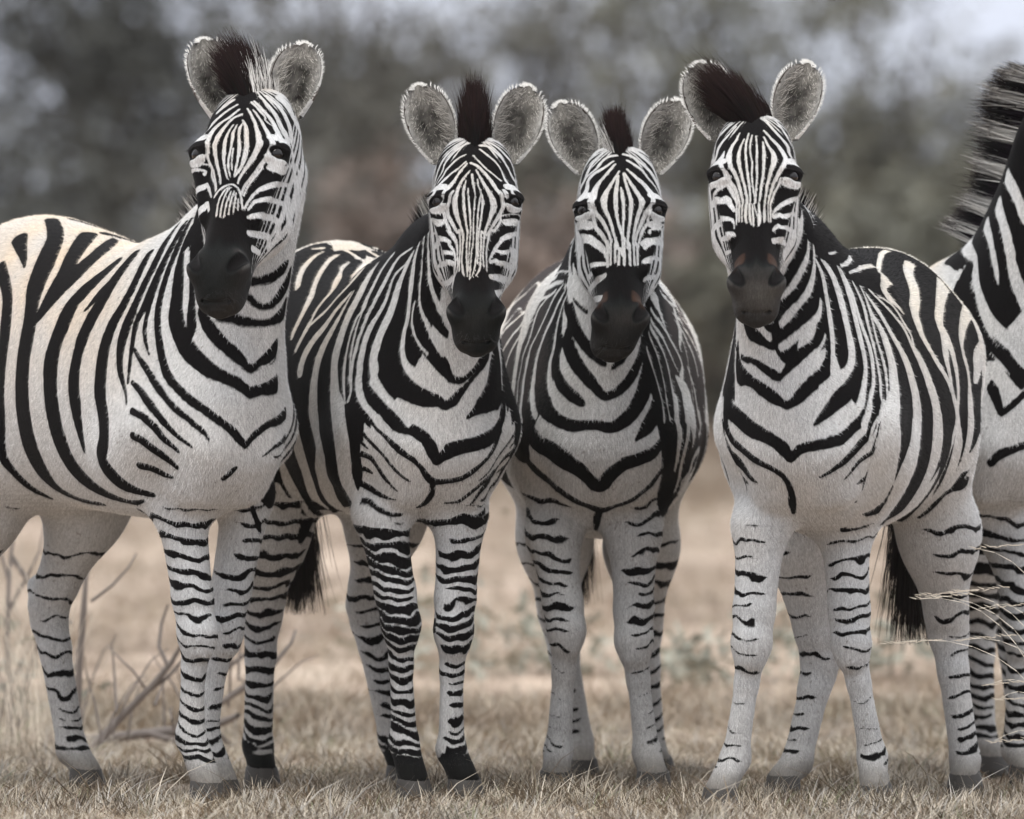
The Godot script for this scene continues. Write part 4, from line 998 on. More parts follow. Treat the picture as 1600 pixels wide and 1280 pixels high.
	b.stripe(b.face_pale, [-904,1131,2, -931,1340,8.8, -833,1620,4.9, -741,1877,5.5, -728,2036,4.4, -656,2195,4.9, -550,2444,4.3, -484,2732,2.8, -515,2686,2.9, -555,3088,2.8])
	b.stripe(b.face_pale, [696,1977,1.7, 693,2162,3.1, 582,2359,3.3, 484,2612,3.2, 449,2709,2.9, 485,3111,3.2])
	b.stripe(b.face_pale, [-784,2026,1.8, -802,2145,4.7, -723,2340,5, -601,2596,3.9, -625,2721,3.4, -653,2992,2.9, -688,3144,2])
	b.stripe(b.face_pale, [-508,424,2.5, -712,633,3.1, -959,772,4.9, -1193,890,7.1, -1327,1053,7.1, -1620,1253,2.7])
	b.stripe(b.face_pale, [-501,67,4, -745,308,3.8, -1065,411,4.7, -1390,507,4.7, -1462,806,4.7, -1620,1006,1.8])
	b.stripe(b.face_pale, [-715,-63,2.5, -962,190,0.9, -1158,380,1.8, -1620,580,2.7])
	b.stripe(b.face_pale, [263,104,3.8, 410,378,2.8, 595,612,3.6, 812,787,5.2, 1050,915,8.1, 1128,1115,8.3, 1620,1315,3.2])
	b.stripe(b.face_pale, [593,66,4.7, 802,355,5, 1078,593,5.3, 1385,761,0.6, 1620,952,2.3])
	b.stripe(b.face_pale, [681,-111,4.3, 995,159,0.8, 1186,395,2, 1406,607,5.3, 1764,606,4.7])
	b.stripe(b.face_pale, [-1883,807,7.4, -1488,1099,5.9])
	b.stripe(b.face_pale, [964,1427,8.6, 1667,976,4.8])
	b.stripe(b.face_pale, [-1620,2002,5.9, -1083,2060,5.3, -964,2080,6.2, -848,2068,6, -988,2157,3.5, -1620,2357,4.6])
	b.stripe(b.face_pale, [774,2057,4.3, 936,2088,6.8, 993,2030,3.8, 1620,1830,4.6])
	b.stripe(b.face_pale, [-2073,1935,10, -1069,2436,8, -937,2419,8, -833,2586,6.3, -728,2758,4.7])
	b.stripe(b.face_pale, [1620,2109,6.9, 1236,2309,4.9, 1012,2478,5.7, 843,2608,4.7, 657,2774,3.7, 551,2927,2.5])
	b.stripe(b.face_pale, [-2058,2565,9, -1760,2647,10.3, -923,2949,5.2, -779,3035,2.9, -751,3229,1.9])
	b.stripe(b.face_pale, [-1980,3014,4.5, -1120,3326,9.9, -824,3360,5.1, -752,3416,2.6])
	b.stripe(b.face_pale, [-1928,3432,5.7, -1462,3576,4.1])
	b.stripe(b.face_pale, [-2216,2551,7.2, -2182,2923,7.8, -2239,3247,8.5, -2219,3453,11.3])
	b.stripe(b.face_pale, [595,2960,5.4, 831,2858,5.1, 1016,2844,5.4, 2044,2230,5.4])
	b.stripe(b.face_pale, [607,3310,3.5, 787,3150,4.4, 973,3159,4.8, 1945,2757,5.7])
	b.stripe(b.face_pale, [624,3579,6, 866,3492,6.5, 1832,3206,6.8])
	b.stripe(b.face_pale, [2080,2691,5.1, 2072,3042,5.9, 1980,3456,10.9])


func stripes_fifth(b: Beast) -> void:
	b.stripe(b.body_marks, [-832,910,44.1, -591,1206,103.7])
	b.stripe(b.body_marks, [-543,1026,91.6, -491,1086,91.2, -349,1139,67.9])
	b.stripe(b.body_marks, [-385,1029,63.7, -326,1068,65.8, -228,1088,38.3])
	b.stripe(b.body_marks, [-328,989,11.8, -224,996,12.3, -113,983,12.5])
	b.stripe(b.body_marks, [-254,917,9.5, -207,905,11.4, -173,892,6.9, -131,919,5.9, -88,955,5.5])
	b.stripe(b.body_marks, [-155,805,12.7, -137,824,11.6, -85,839,7.3, -39,849,6.9])
	b.stripe(b.body_pale, [-587,1135,12.3, -439,1141,11.2, -352,1137,11.9, -303,1132,9.9])
	b.stripe(b.body_pale, [-583,1097,15.5, -485,1098,12.8, -402,1093,14.1, -335,1085,15.7, -336,1082,15, -277,1073,15.1, -217,1066,14, -188,1062,14.1])
	b.stripe(b.body_pale, [-649,1058,14.2, -540,1064,10.5, -466,1060,9.6, -464,1061,10.4, -406,1055,7.8, -376,1050,2.9])
	b.stripe(b.body_pale, [-661,1014,3.1, -814,969,22.8, -626,1017,9.5, -561,1013,15, -508,1010,11.5, -413,1009,12.1, -344,1009,12.8, -271,1014,11.5, -194,1019,10.1, -134,1019,9.5])




# ---------------------------------------------------------------- bush
# a tapered limb as rings of points
func limb_tube(st: SurfaceTool, points: Array, radii: Array, col: Color, sides := 7) -> void:
	var n := points.size()
	var rings := []
	for i in n:
		var d: Vector3 = (Vector3(points[mini(i + 1, n - 1)]) - Vector3(points[maxi(i - 1, 0)])).normalized()
		var u := d.cross(Vector3(0.31, 0.2, 0.93)).normalized()
		var v := d.cross(u)
		var ring := PackedVector3Array()
		for k in sides:
			var a := TAU * k / sides
			ring.append(u * cos(a) + v * sin(a))
		rings.append(ring)
	for i in n - 1:
		for k in sides:
			var q := (k + 1) % sides
			var c := [[i, k], [i + 1, k], [i, q], [i, q], [i + 1, k], [i + 1, q]]
			for e in c:
				var o: Vector3 = rings[e[0]][e[1]]
				st.set_normal(o)
				st.set_color(col)
				st.add_vertex(Vector3(points[e[0]]) + o * float(radii[e[0]]))


func leaf_mesh() -> ArrayMesh:
	var st := SurfaceTool.new()
	st.begin(Mesh.PRIMITIVE_TRIANGLES)
	for turn in [0.0, 1.9]:
		var b := Basis(Vector3.UP, turn)
		var p := [Vector3(0, 0, 0), Vector3(0.32, 0.12, 0.35), Vector3(0, 0.03, 1.0), Vector3(-0.32, 0.12, 0.35)]
		for k in [0, 1, 2, 0, 2, 3]:
			st.set_normal((b * Vector3(0, 1, -0.2)).normalized())
			st.add_vertex(b * p[k])
	return st.commit()


func scatter(called: String, mesh: Mesh, mat: Material, places: Array, tints: PackedColorArray, parent: Node3D) -> MultiMeshInstance3D:
	var mm := MultiMesh.new()
	mm.transform_format = MultiMesh.TRANSFORM_3D
	mm.use_colors = true
	mm.mesh = mesh
	mm.instance_count = places.size()
	for i in places.size():
		mm.set_instance_transform(i, places[i])
		mm.set_instance_color(i, tints[i])
	var o := MultiMeshInstance3D.new()
	o.name = called
	o.multimesh = mm
	o.material_override = mat
	parent.add_child(o, true)
	return o


func tree(called: String, label: String, where: Vector3, height: float, width: float, foot: float, tint: Color, n: int, leaf: Mesh) -> void:
	var o := thing(called, label, "tree" if called.ends_with("tree") else "bush", where, 0.0, "trees and bushes behind the zebras")
	var bark := SurfaceTool.new()
	bark.begin(Mesh.PRIMITIVE_TRIANGLES)
	var lean := Vector3(rng.randf_range(-0.15, 0.15), 1, rng.randf_range(-0.15, 0.15))
	var fork := lean * height * 0.28
	limb_tube(bark, [Vector3(0, -0.1, 0), fork * 0.5, fork], [height * 0.028, height * 0.022, height * 0.017], Color(0.5, 0.47, 0.44))
	var places := []
	var tints := PackedColorArray()
	var tips := []
	for i in 14:
		var a := TAU * i / 14.0 + rng.randf_range(-0.3, 0.3)
		var up := rng.randf_range(0.0, 1.0)
		var r := width * 0.5 * rng.randf_range(0.35, 0.85) * sqrt(1.0 - pow(up * 0.9, 2.0))
		var tip := Vector3(cos(a) * r, lerpf(foot + height * 0.1, height * 0.92, up), sin(a) * r)
		var mid := fork.lerp(tip, 0.5) + Vector3(0, height * 0.05, 0)
		limb_tube(bark, [fork, mid, tip], [height * 0.012, height * 0.008, height * 0.002], Color(0.5, 0.47, 0.44), 5)
		tips.append(mid)
		tips.append(tip)
	piece("trunk", bark.commit(), bark_mat, o)
	var clumps := 46
	for c in clumps:
		var v := Vector3(rng.randfn(), rng.randfn(), rng.randfn()).normalized() * pow(rng.randf(), 0.4)
		var centre := Vector3(v.x * width * 0.5, foot + (v.y * 0.5 + 0.5) * (height - foot), v.z * width * 0.5)
		if c < tips.size():
			centre = centre.lerp(tips[c], 0.5)
		var shade := rng.randf_range(0.65, 1.3)
		var size := width * rng.randf_range(0.07, 0.14)
		for i in n / clumps:
			var p := centre + Vector3(rng.randfn(), rng.randfn() * 0.7, rng.randfn()) * size
			p.y = maxf(p.y, 0.03)
			var b := Basis(Vector3(rng.randfn(), rng.randfn(), rng.randfn()).normalized(), rng.randf() * TAU).scaled(Vector3.ONE * rng.randf_range(0.10, 0.22))
			places.append(Transform3D(b, p))
			var g := shade * rng.randf_range(0.75, 1.25)
			tints.append(Color(tint.r * g, tint.g * g, tint.b * g))
	var crown := scatter("crown", leaf, leaf_mat, places, tints, o)
	crown.set_meta("kind", "stuff")


func build_bush() -> void:
	var leaf := leaf_mesh()
	var dark := Color(0.050, 0.051, 0.044)
	var grey := Color(0.118, 0.114, 0.095)
	var brown := Color(0.19, 0.145, 0.120)
	var olive := Color(0.132, 0.130, 0.098)
	# [x, z, height, width, foot, tint, leaves, kind, label]
	var rows := [
		[-7.8, -92.0, 8.0, 6.0, 0.2, dark, 5200, "dark_tree", "dark tree behind the back of the leftmost zebra"],
		[-4.7, -96.0, 7.6, 5.0, 0.3, dark, 5200, "dark_tree", "dark tree directly behind the head of the leftmost zebra"],
		[-2.3, -104.0, 7.2, 4.2, 0.3, grey, 3800, "grey_tree", "grey green tree between the two leftmost zebra heads"],
		[0.2, -112.0, 7.4, 4.8, 0.6, grey, 3600, "grey_tree", "grey green tree with a pale sky gap above the second zebra"],
		[2.6, -106.0, 6.9, 4.4, 0.3, olive, 4200, "olive_tree", "olive grey tree behind the third and fourth zebra heads"],
		[5.0, -104.0, 6.1, 4.4, 0.2, olive, 4300, "olive_tree", "lower olive tree behind the rump of the fourth zebra"],
		[7.6, -108.0, 5.4, 4.6, 0.2, grey, 4200, "grey_tree", "low grey tree under the bright sky at the right"],
		[10.8, -110.0, 5.4, 5.2, 0.2, olive, 3600, "olive_tree", "spreading olive tree beyond the rightmost zebra"],
		[-11.5, -98.0, 7.8, 6.0, 0.2, dark, 4200, "dark_tree", "broad dark tree at the far left beyond the row"],
		[-5.9, -84.0, 3.4, 4.2, 0.0, dark, 3800, "dark_bush", "dark bush low behind the leftmost zebra"],
		[-2.9, -88.0, 3.2, 3.6, 0.0, grey, 3400, "grey_bush", "grey bush between the first and second zebra"],
		[-0.8, -86.0, 3.3, 3.0, 0.0, brown, 3200, "brown_bush", "dry brown bush left of the second zebra head"],
		[1.2, -90.0, 3.1, 3.2, 0.0, brown, 3200, "brown_bush", "dry brown bush between the second and third zebra heads"],
		[3.1, -88.0, 2.9, 3.2, 0.0, olive, 3400, "olive_bush", "olive bush between the third and fourth zebra"],
		[5.4, -90.0, 3.1, 3.6, 0.0, olive, 3400, "olive_bush", "olive bush above the back of the fourth zebra"],
		[8.2, -88.0, 3.0, 4.0, 0.0, grey, 3200, "grey_bush", "grey bush behind the neck of the rightmost zebra"],
		[-9.2, -86.0, 3.4, 4.0, 0.0, dark, 3000, "dark_bush", "dark bush at the left edge beyond the row"],
	]
	for r in rows:
		var x: float = r[0]
		var z: float = r[1]
		tree(r[7], r[8], Vector3(x, ground_at(x, z), z), r[2], r[3], r[4], r[5], r[6], leaf)


# ---------------------------------------------------------------- grass
func tuft_mesh(r: RandomNumberGenerator, blades: int, spread: float, tall: float, flat: float) -> ArrayMesh:
	var out := Hair.new()
	for i in blades:
		var a := r.randf() * TAU
		var root := Vector3(cos(a), 0, sin(a)) * spread * sqrt(r.randf())
		var lean := r.randf_range(0.1, flat)
		var d := r.randf() * TAU
		var dir := Vector3(cos(d) * lean, 1.0, sin(d) * lean).normalized()
		var g := r.randf_range(0.55, 1.25)
		var c := Color(1.0, 1.0, 1.0).lerp(Color(0.75, 0.70, 0.62), r.randf()) * g
		var k := r.randi_range(0, 2)
		out.strand(root - Vector3(0, 0.01, 0), dir, tall * r.randf_range(0.35, 1.1), r.randf_range(0.0016, 0.0034), Vector3(cos(d), -0.35, sin(d)) * r.randf_range(0.05, 0.5) * (1.0 if k else 1.6), c * 0.85, c * 1.1, Vector3(cos(a + 1.5), 0.3, sin(a + 1.5)).normalized(), Vector3(cos(a + 1.5) * 0.5, 1.0, sin(a + 1.5) * 0.5).normalized())
	return out.mesh()


func build_grass() -> void:
	var r := RandomNumberGenerator.new()
	r.seed = 21
	var patch := FastNoiseLite.new()
	patch.seed = 9
	patch.frequency = 1.0
	patch.fractal_octaves = 2
	for kind in 4:
		var mesh := tuft_mesh(r, [22, 18, 12, 16][kind], [0.045, 0.03, 0.03, 0.07][kind], [0.048, 0.072, 0.12, 0.040][kind], [0.9, 0.7, 0.45, 1.8][kind])
		var places := []
		var tints := PackedColorArray()
		for i in [13000, 9000, 2600, 11000][kind]:
			var z := 1.9 - pow(r.randf(), 1.35) * 9.0
			var x := r.randf_range(-2.6, 2.6)
			var p := patch.get_noise_2d(x * 1.4, z * 0.9)
			if kind == 2 and p < -0.05:
				continue
			if kind == 1 and p < -0.3:
				continue
			var s := r.randf_range(0.6, 1.2) * (1.0 + 0.5 * p)
			places.append(Transform3D(Basis(Vector3.UP, r.randf() * TAU).scaled(Vector3(s, s * r.randf_range(0.8, 1.2), s)), Vector3(x, ground_at(x, z), z)))
			var g := r.randf_range(0.75, 1.2)
			var c := Color(0.52, 0.46, 0.375)
			var pick := r.randf()
			if pick < 0.25:
				c = Color(0.42, 0.395, 0.36)
			elif pick < 0.38:
				c = Color(0.25, 0.19, 0.145)
			elif pick < 0.41:
				c = Color(0.20, 0.22, 0.12)
			tints.append(Color(c.r * g, c.g * g, c.b * g))
		var o := scatter(["dry_grass", "straw_grass", "tall_grass", "flattened_grass"][kind], mesh, grass_mat, places, tints, self)
		tag(o, ["short dry grass stubble round the hooves", "pale straw grass standing among the stubble", "sparse taller grass stalks rising past the hooves", "grey brown flattened dead grass on the earth"][kind], "grass", "", "stuff")
	# further back, out of focus
	var far_mesh := tuft_mesh(r, 26, 0.16, 0.13, 0.8)
	var places := []
	var tints := PackedColorArray()
	for i in 11000:
		var z := -5.0 - pow(r.randf(), 1.5) * 80.0
		var x := r.randf_range(-4.5, 4.5) * (1.0 - z * 0.02)
		var p := patch.get_noise_2d(x * 0.5, z * 0.12)
		var s := r.randf_range(0.5, 1.3) * (1.0 + 0.6 * p) * (1.0 + 2.2 * smoothstep(-30.0, -75.0, z))
		places.append(Transform3D(Basis(Vector3.UP, r.randf() * TAU).scaled(Vector3.ONE * s), Vector3(x, ground_at(x, z), z)))
		var c := Color(0.50, 0.43, 0.35).lerp(Color(0.42, 0.345, 0.28), smoothstep(0.0, 0.5, p + r.randf_range(-0.2, 0.2)))
		c = c.lerp(Color(0.33, 0.275, 0.23), smoothstep(-35.0, -72.0, z))
		var g := r.randf_range(0.85, 1.15)
		tints.append(Color(c.r * g, c.g * g, c.b * g))
	var o := scatter("distant_grass", far_mesh, grass_mat, places, tints, self)
	tag(o, "blurred dry grass stretching back to the bush", "grass", "", "stuff")


func stalk(st: Hair, a: Vector3, b: Vector3, c: Vector3, w: float, col: Color) -> void:
	# a long stem bent through three places
	var prev := a
	for i in 10:
		var t0 := i / 10.0
		var t1 := (i + 1) / 10.0
		var p1 := a.lerp(b, t1).lerp(b.lerp(c, t1), t1)
		st.strand(prev, (p1 - prev).normalized(), prev.distance_to(p1) * 1.03, w * (1.0 - 0.6 * t0), Vector3.ZERO, col, col, Vector3(0, 0.3, 1).normalized(), Vector3(0, 0.7, 0.7))
		prev = p1


func build_details() -> void:
	var r := RandomNumberGenerator.new()
	r.seed = 33
	# tall dry grass at the left edge, behind the first zebra
	var tall := Hair.new()
	for i in 130:
		var z := r.randf_range(-5.5, -2.6)
		var base := at(r.randf_range(-70.0, 120.0), 1100.0, z)
		base.y = ground_at(base.x, z)
		var h := r.randf_range(0.15, 0.62)
		var lean := r.randf_range(-0.28, 0.22)
		var g := r.randf_range(0.7, 1.2)
		stalk(tall, base, base + Vector3(lean * h * 0.3, h * 0.6, 0), base + Vector3(lean * h * 1.6, h, r.randf_range(-0.1, 0.1)), r.randf_range(0.0022, 0.004), Color(0.46, 0.40, 0.32).lerp(Color(0.30, 0.25, 0.20), r.randf()) * g)
	var o := piece("tall_dry_grass", tall.mesh(), grass_mat, self)
	tag(o, "tall dry grass clump at the left edge behind the leftmost zebra", "grass", "", "stuff")
	# seeding stems that lean in from the right, in front of the hind legs
	var stems := Hair.new()
	for q in [[1680, 1150, 1560, 940, 1432, 936], [1690, 1120, 1580, 990, 1385, 1006], [1680, 1080, 1600, 955, 1440, 930], [1690, 1140, 1590, 1050, 1545, 1070], [1700, 1100, 1620, 900, 1525, 857], [1690, 1180, 1580, 1060, 1560, 1094], [1680, 1090, 1590, 930, 1540, 950], [1700, 1160, 1610, 1000, 1500, 1000], [1690, 1150, 1600, 1120, 1550, 1160], [1700, 1060, 1600, 960, 1490, 925]]:
		var z := r.randf_range(0.45, 0.75)
		var root := at(q[0], 1275, z)
		root.y = ground_at(root.x, z)
		stalk(stems, root, at(q[2] + 60, q[3] - 30, z), at(q[4], q[5], z), 0.0026, Color(0.50, 0.45, 0.37))
		# the seed head
		var e := at(q[4], q[5], z)
		for k in 12:
			stems.strand(e + Vector3(0.012 * k, 0.001 * k, 0), Vector3(-1.0, r.randf_range(-0.35, 0.45), r.randf_range(-0.3, 0.3)).normalized(), 0.018, 0.0022, Vector3.ZERO, Color(0.47, 0.41, 0.33), Color(0.5, 0.45, 0.38), Vector3(0, 0.2, 1))
	o = piece("seeding_grass", stems.mesh(), grass_mat, self)
	tag(o, "pale seeding grass stems leaning in from the right before the hind legs", "grass", "", "stuff")
	# dead branches behind the first zebra
	var groups := [
		["fallen_branch", "forked dead branch rising between the legs of the leftmost zebra", -3.4, [
			[[140, 1172, 8], [190, 1120, 7], [235, 1075, 6], [268, 1035, 5], [285, 1005, 3]], [[235, 1078, 4], [262, 1058, 3.5], [300, 1015, 2.5], [330, 985, 1.5]], [[262, 1040, 4], [248, 1010, 3.5], [252, 975, 3], [262, 945, 2]],
			[[120, 1130, 7], [124, 1040, 6], [130, 960, 6], [134, 905, 4], [140, 880, 2]], [[142, 940, 3], [175, 915, 2.5], [200, 888, 2], [213, 865, 1.5]]]],
		["fallen_log", "pale dead log lying in the grass behind the leftmost zebra", -3.9, [
			[[120, 1158, 8], [200, 1150, 9], [290, 1140, 9], [350, 1128, 7], [372, 1118, 5]], [[230, 1146, 6], [300, 1165, 6], [350, 1172, 4]], [[330, 1130, 4], [345, 1150, 5], [362, 1165, 4]]]],
		["dead_branch", "thin dead branch slanting up behind the second zebra hind leg", -3.7, [
			[[335, 1105, 6], [380, 1075, 6], [430, 1035, 5], [455, 1005, 3], [462, 985, 2]], [[330, 1060, 4], [360, 1040, 4], [400, 1010, 3], [425, 985, 2]]]],
		["dry_shrub", "leafless grey shrub at the left edge", -4.4, [
			[[18, 1180, 6], [10, 1000, 5], [14, 900, 4], [22, 820, 3], [28, 762, 2]], [[10, 960, 4], [40, 905, 3], [62, 860, 2], [70, 812, 1.5]], [[12, 905, 3], [-5, 840, 3], [2, 770, 2]], [[18, 870, 5], [55, 925, 5], [95, 960, 4], [112, 975, 3]]]],
	]
	# thinner twigs caught in the same tangle
	for g in groups:
		for k in 7:
			var x := r.randf_range(-20.0, 130.0) if g[0] == "dry_shrub" else r.randf_range(110.0, 300.0) if g[0] != "dead_branch" else r.randf_range(320.0, 420.0)
			var y := r.randf_range(1060.0, 1175.0)
			var lean := r.randf_range(-70.0, 70.0)
			var rise := r.randf_range(30.0, 150.0)
			g[3].append([[x, y, 2.6], [x + lean * 0.4, y - rise * 0.5, 2.2], [x + lean, y - rise, 1.3], [x + lean * 1.3 + 8.0, y - rise * 1.15, 0.8]])
	for g in groups:
		var b := thing(g[0], g[1], "branch", Vector3.ZERO)
		for limb in g[3]:
			var pts := []
			var rad := []
			var first := true
			for p in limb:
				var v := at(p[0], p[1], float(g[2]) + r.randf_range(-0.06, 0.06))
				pts.append(v)
				rad.append(p[2] / PX)
				first = false
			var st := SurfaceTool.new()
			st.begin(Mesh.PRIMITIVE_TRIANGLES)
			limb_tube(st, pts, rad, Color(2.3, 2.2, 2.1), 8)
			piece("limb", st.commit(), bark_mat, b)
	# low green herbs, out of focus on the plain
	var leaf := leaf_mesh()
	for h in [[735, 1075, 0.30], [590, 1050, 0.22], [880, 1075, 0.2], [1245, 1080, 0.24], [1390, 1075, 0.24], [1075, 1088, 0.15], [30, 1130, 0.2]]:
		var dist: float = EYE / ((float(h[1]) - 640.0) / (CAM_Z * PX))
		var z := CAM_Z - dist
		var w := at(h[0], 640, z)
		w.y = ground_at(w.x, z)
		var herb := thing("green_herb", ["low grey green herb between the second and third zebra legs", "small herb behind the left hind leg of the second zebra", "small herb seen just left of the third zebra's legs", "herb between the legs of the fourth zebra", "herb behind the tail of the fourth zebra", "tiny herb between the third and fourth zebra", "grey green herb in the tall grass at the left edge"][counts["green_herb"] if counts.has("green_herb") else 0], "herb", w, 0.0, "low herbs on the plain")
		var places := []
		var tints := PackedColorArray()
		var size: float = h[2]
		for i in 75:
			var p := Vector3(r.randfn() * size * 0.55, absf(r.randfn()) * size * 0.6 + 0.02, r.randfn() * size * 0.5)
			places.append(Transform3D(Basis(Vector3(r.randfn(), r.randfn(), r.randfn()).normalized(), r.randf() * TAU).scaled(Vector3.ONE * r.randf_range(0.03, 0.07)), p))
			var k := r.randf_range(0.8, 1.2)
			tints.append(Color(0.27 * k, 0.265 * k, 0.215 * k))
		var st := SurfaceTool.new()
		st.begin(Mesh.PRIMITIVE_TRIANGLES)
		limb_tube(st, [Vector3(0, -0.02, 0), Vector3(0.01, size * 0.4, 0), Vector3(0.03, size * 0.8, 0.02)], [0.006, 0.004, 0.002], Color(0.5, 0.55, 0.4), 5)
		piece("stem", st.commit(), bark_mat, herb)
		var leaves := scatter("leaves", leaf, leaf_mat, places, tints, herb)
		leaves.set_meta("kind", "stuff")

# ---------------------------------------------------------------- the animal
# One zebra in its own axes: x to its left, y up, z forward, the ground at y = 0 and the withers over the origin.
class Beast:
	extends RefCounted
	const SUB := 4
	var seed_no := 1
	# trunk and neck: cross-sections from rump to poll, each between a point of the topline and one of the underline
	var n_rib := 0
	var rd := PackedVector3Array()
	var rv := PackedVector3Array()
	var rl := PackedVector3Array()
	var rn := PackedVector3Array()
	var rw := PackedFloat32Array()
	var re := PackedFloat32Array()
	# limbs and muscles: tapered capsules; four limbs, then the trunk's own muscles
	var limb_a := [PackedVector3Array(), PackedVector3Array(), PackedVector3Array(), PackedVector3Array(), PackedVector3Array()]
	var limb_b := [PackedVector3Array(), PackedVector3Array(), PackedVector3Array(), PackedVector3Array(), PackedVector3Array()]
	var limb_r := [PackedVector3Array(), PackedVector3Array(), PackedVector3Array(), PackedVector3Array(), PackedVector3Array()]
	var limb_box := [AABB(), AABB(), AABB(), AABB(), AABB()]
	# head
	var has_head := true
	var head := Transform3D()      # columns: lateral, down the face, out of the face
	var head_inv := Transform3D()
	var head_size := 1.0
	var hs := PackedFloat32Array()
	var hf := PackedFloat32Array()
	var hb := PackedFloat32Array()
	var hw := PackedFloat32Array()
	var hk := PackedFloat32Array()
	var jaw := 0.0
	# markings
	var body_marks := []
	var body_pale := []
	var face_marks := []
	var face_pale := []
	var face_wide := 1.12
	var thin := []
	var leg_marks := []
	var noise := FastNoiseLite.new()
	var fine := FastNoiseLite.new()
	var tint_top := Color(0.9, 0.8, 0.66)
	var black_tone := 0.25
	var boot := 0.3
	var nose_grey := 0.4
	var ear_rim := []
	var muzzle_line := 0.405
	var muzzle_side := 0.47
	var brown_nose := 0.3
	# what it makes
	var view := Vector3(0, 0, 1)
	var fur := PackedFloat32Array()
	var hairy := false
	var out_v := PackedVector3Array()
	var out_n := PackedVector3Array()
	var out_c := PackedColorArray()
	var out_u := PackedVector2Array()
	var out_i := PackedInt32Array()

	func set_ribs(rows: Array) -> void:
		# rows: [top, bottom, half-width, exponent, yaw]
		var n := rows.size()
		n_rib = (n - 1) * SUB + 1
		for i in n_rib:
			var k := mini(i / SUB, n - 2)
			var f := float(i - k * SUB) / SUB
			var a: Array = rows[maxi(k - 1, 0)]
			var b: Array = rows[k]
			var c: Array = rows[k + 1]
			var d: Array = rows[mini(k + 2, n - 1)]
			rd.append(Vector3(b[0]).cubic_interpolate(c[0], a[0], d[0], f))
			rv.append(Vector3(b[1]).cubic_interpolate(c[1], a[1], d[1], f))
			rw.append(cubic_interpolate(b[2], c[2], a[2], d[2], f))
			re.append(lerpf(b[3], c[3], f))
			var yaw := lerpf(b[4], c[4], f)
			rl.append(Vector3(cos(yaw), 0, -sin(yaw)))
		for i in n_rib:
			var e := (rv[i] - rd[i]).normalized()
			rn.append(rl[i].cross(-e).normalized())
			rl[i] = (-e).cross(rn[i]).normalized()

	func bone(limb: int, a: Vector3, b: Vector3, ra: float, rb: float, k := 0.03) -> void:
		limb_a[limb].append(a)
		limb_b[limb].append(b)
		limb_r[limb].append(Vector3(ra, rb, k))
		var box := AABB(a, Vector3.ZERO).expand(b).grow(maxf(ra, rb))
		limb_box[limb] = box if limb_a[limb].size() == 1 else limb_box[limb].merge(box)

	func set_head(at: Vector3, yaw: float, pitch: float, roll: float, size: float) -> void:
		var b := Basis(Vector3.UP, yaw) * Basis(Vector3.RIGHT, -pitch) * Basis(Vector3.BACK, roll)
		# down the face is -y of that turned frame
		head = Transform3D(Basis(b.x, -b.y, b.z), at)
		head_size = size
		head_inv = head.affine_inverse()
		# along, front, back, half-width, how much narrower in front than behind
		var rows := [
			[-0.035, -0.045, -0.075, 0.034, 0.0], [-0.015, 0.002, -0.105, 0.064, 0.0], [0.02, 0.034, -0.135, 0.086, 0.05], [0.07, 0.057, -0.165, 0.099, 0.05], [0.12, 0.068, -0.19, 0.103, 0.05], [0.17, 0.070, -0.205, 0.100, 0.08],
			[0.22, 0.067, -0.210, 0.092, 0.18], [0.27, 0.063, -0.205, 0.085, 0.28], [0.32, 0.059, -0.185, 0.076, 0.38], [0.36, 0.056, -0.148, 0.064, 0.34], [0.40, 0.054, -0.115, 0.055, 0.2], [0.44, 0.053, -0.095, 0.056, 0.08],
			[0.475, 0.049, -0.085, 0.060, 0.0], [0.505, 0.041, -0.075, 0.056, 0.0], [0.53, 0.026, -0.065, 0.046, 0.0], [0.547, 0.004, -0.052, 0.034, 0.0], [0.556, -0.016, -0.038, 0.018, 0.0]]
		for i in 60:
			var s := -0.035 + 0.591 * i / 59.0
			var k := 0
			while k < rows.size() - 2 and rows[k + 1][0] < s:
				k += 1
			var f: float = (s - rows[k][0]) / (rows[k + 1][0] - rows[k][0])
			var a: Array = rows[maxi(k - 1, 0)]
			var d: Array = rows[mini(k + 2, rows.size() - 1)]
			hs.append(s)
			hf.append(cubic_interpolate(rows[k][1], rows[k + 1][1], a[1], d[1], f))
			hb.append(cubic_interpolate(rows[k][2], rows[k + 1][2], a[2], d[2], f))
			hw.append(cubic_interpolate(rows[k][3], rows[k + 1][3], a[3], d[3], f))
			hk.append(lerpf(rows[k][4], rows[k + 1][4], f))

	# (where along the body in cross-sections, place across, place down, distance)
	func trunk(p: Vector3) -> Vector4:
		var lo := 0
		var hi := n_rib - 1
		var slo := rn[lo].dot(p - rd[lo])
		var shi := rn[hi].dot(p - rd[hi])
		var cap := 0.0
		var t := 0.0
		if slo <= 0.0:
			hi = 1
			cap = -slo
			t = 0.0
		elif shi >= 0.0:
			lo = hi - 1
			cap = shi
			t = 1.0
		else:
			while hi - lo > 1:
				var m := (lo + hi) >> 1
				var sm := rn[m].dot(p - rd[m])
				if sm > 0.0:
					lo = m
					slo = sm
				else:
					hi = m
					shi = sm
			t = slo / (slo - shi)
		var d := rd[lo].lerp(rd[hi], t)
		var v := rv[lo].lerp(rv[hi], t)
		var l := rl[lo].lerp(rl[hi], t)
		var w := lerpf(rw[lo], rw[hi], t)
		var n := re[lo]
		var e := v - d
		var a := e.length() * 0.5
		e /= 2.0 * a
		var q := p - (d + v) * 0.5
		var x := q.dot(l)
		var y := q.dot(e)
		var ww := w * (1.0 - 0.10 * clampf(y / a, -1.5, 1.5) * 0.0)
		var g := pow(pow(absf(x) / ww, n) + pow(absf(y) / a, n), 1.0 / n)
		var gx := x / (ww * ww)
		var gy := y / (a * a)
		var dist := (g - 1.0) * maxf(g, 0.3) / maxf(sqrt(gx * gx + gy * gy), 1.5)
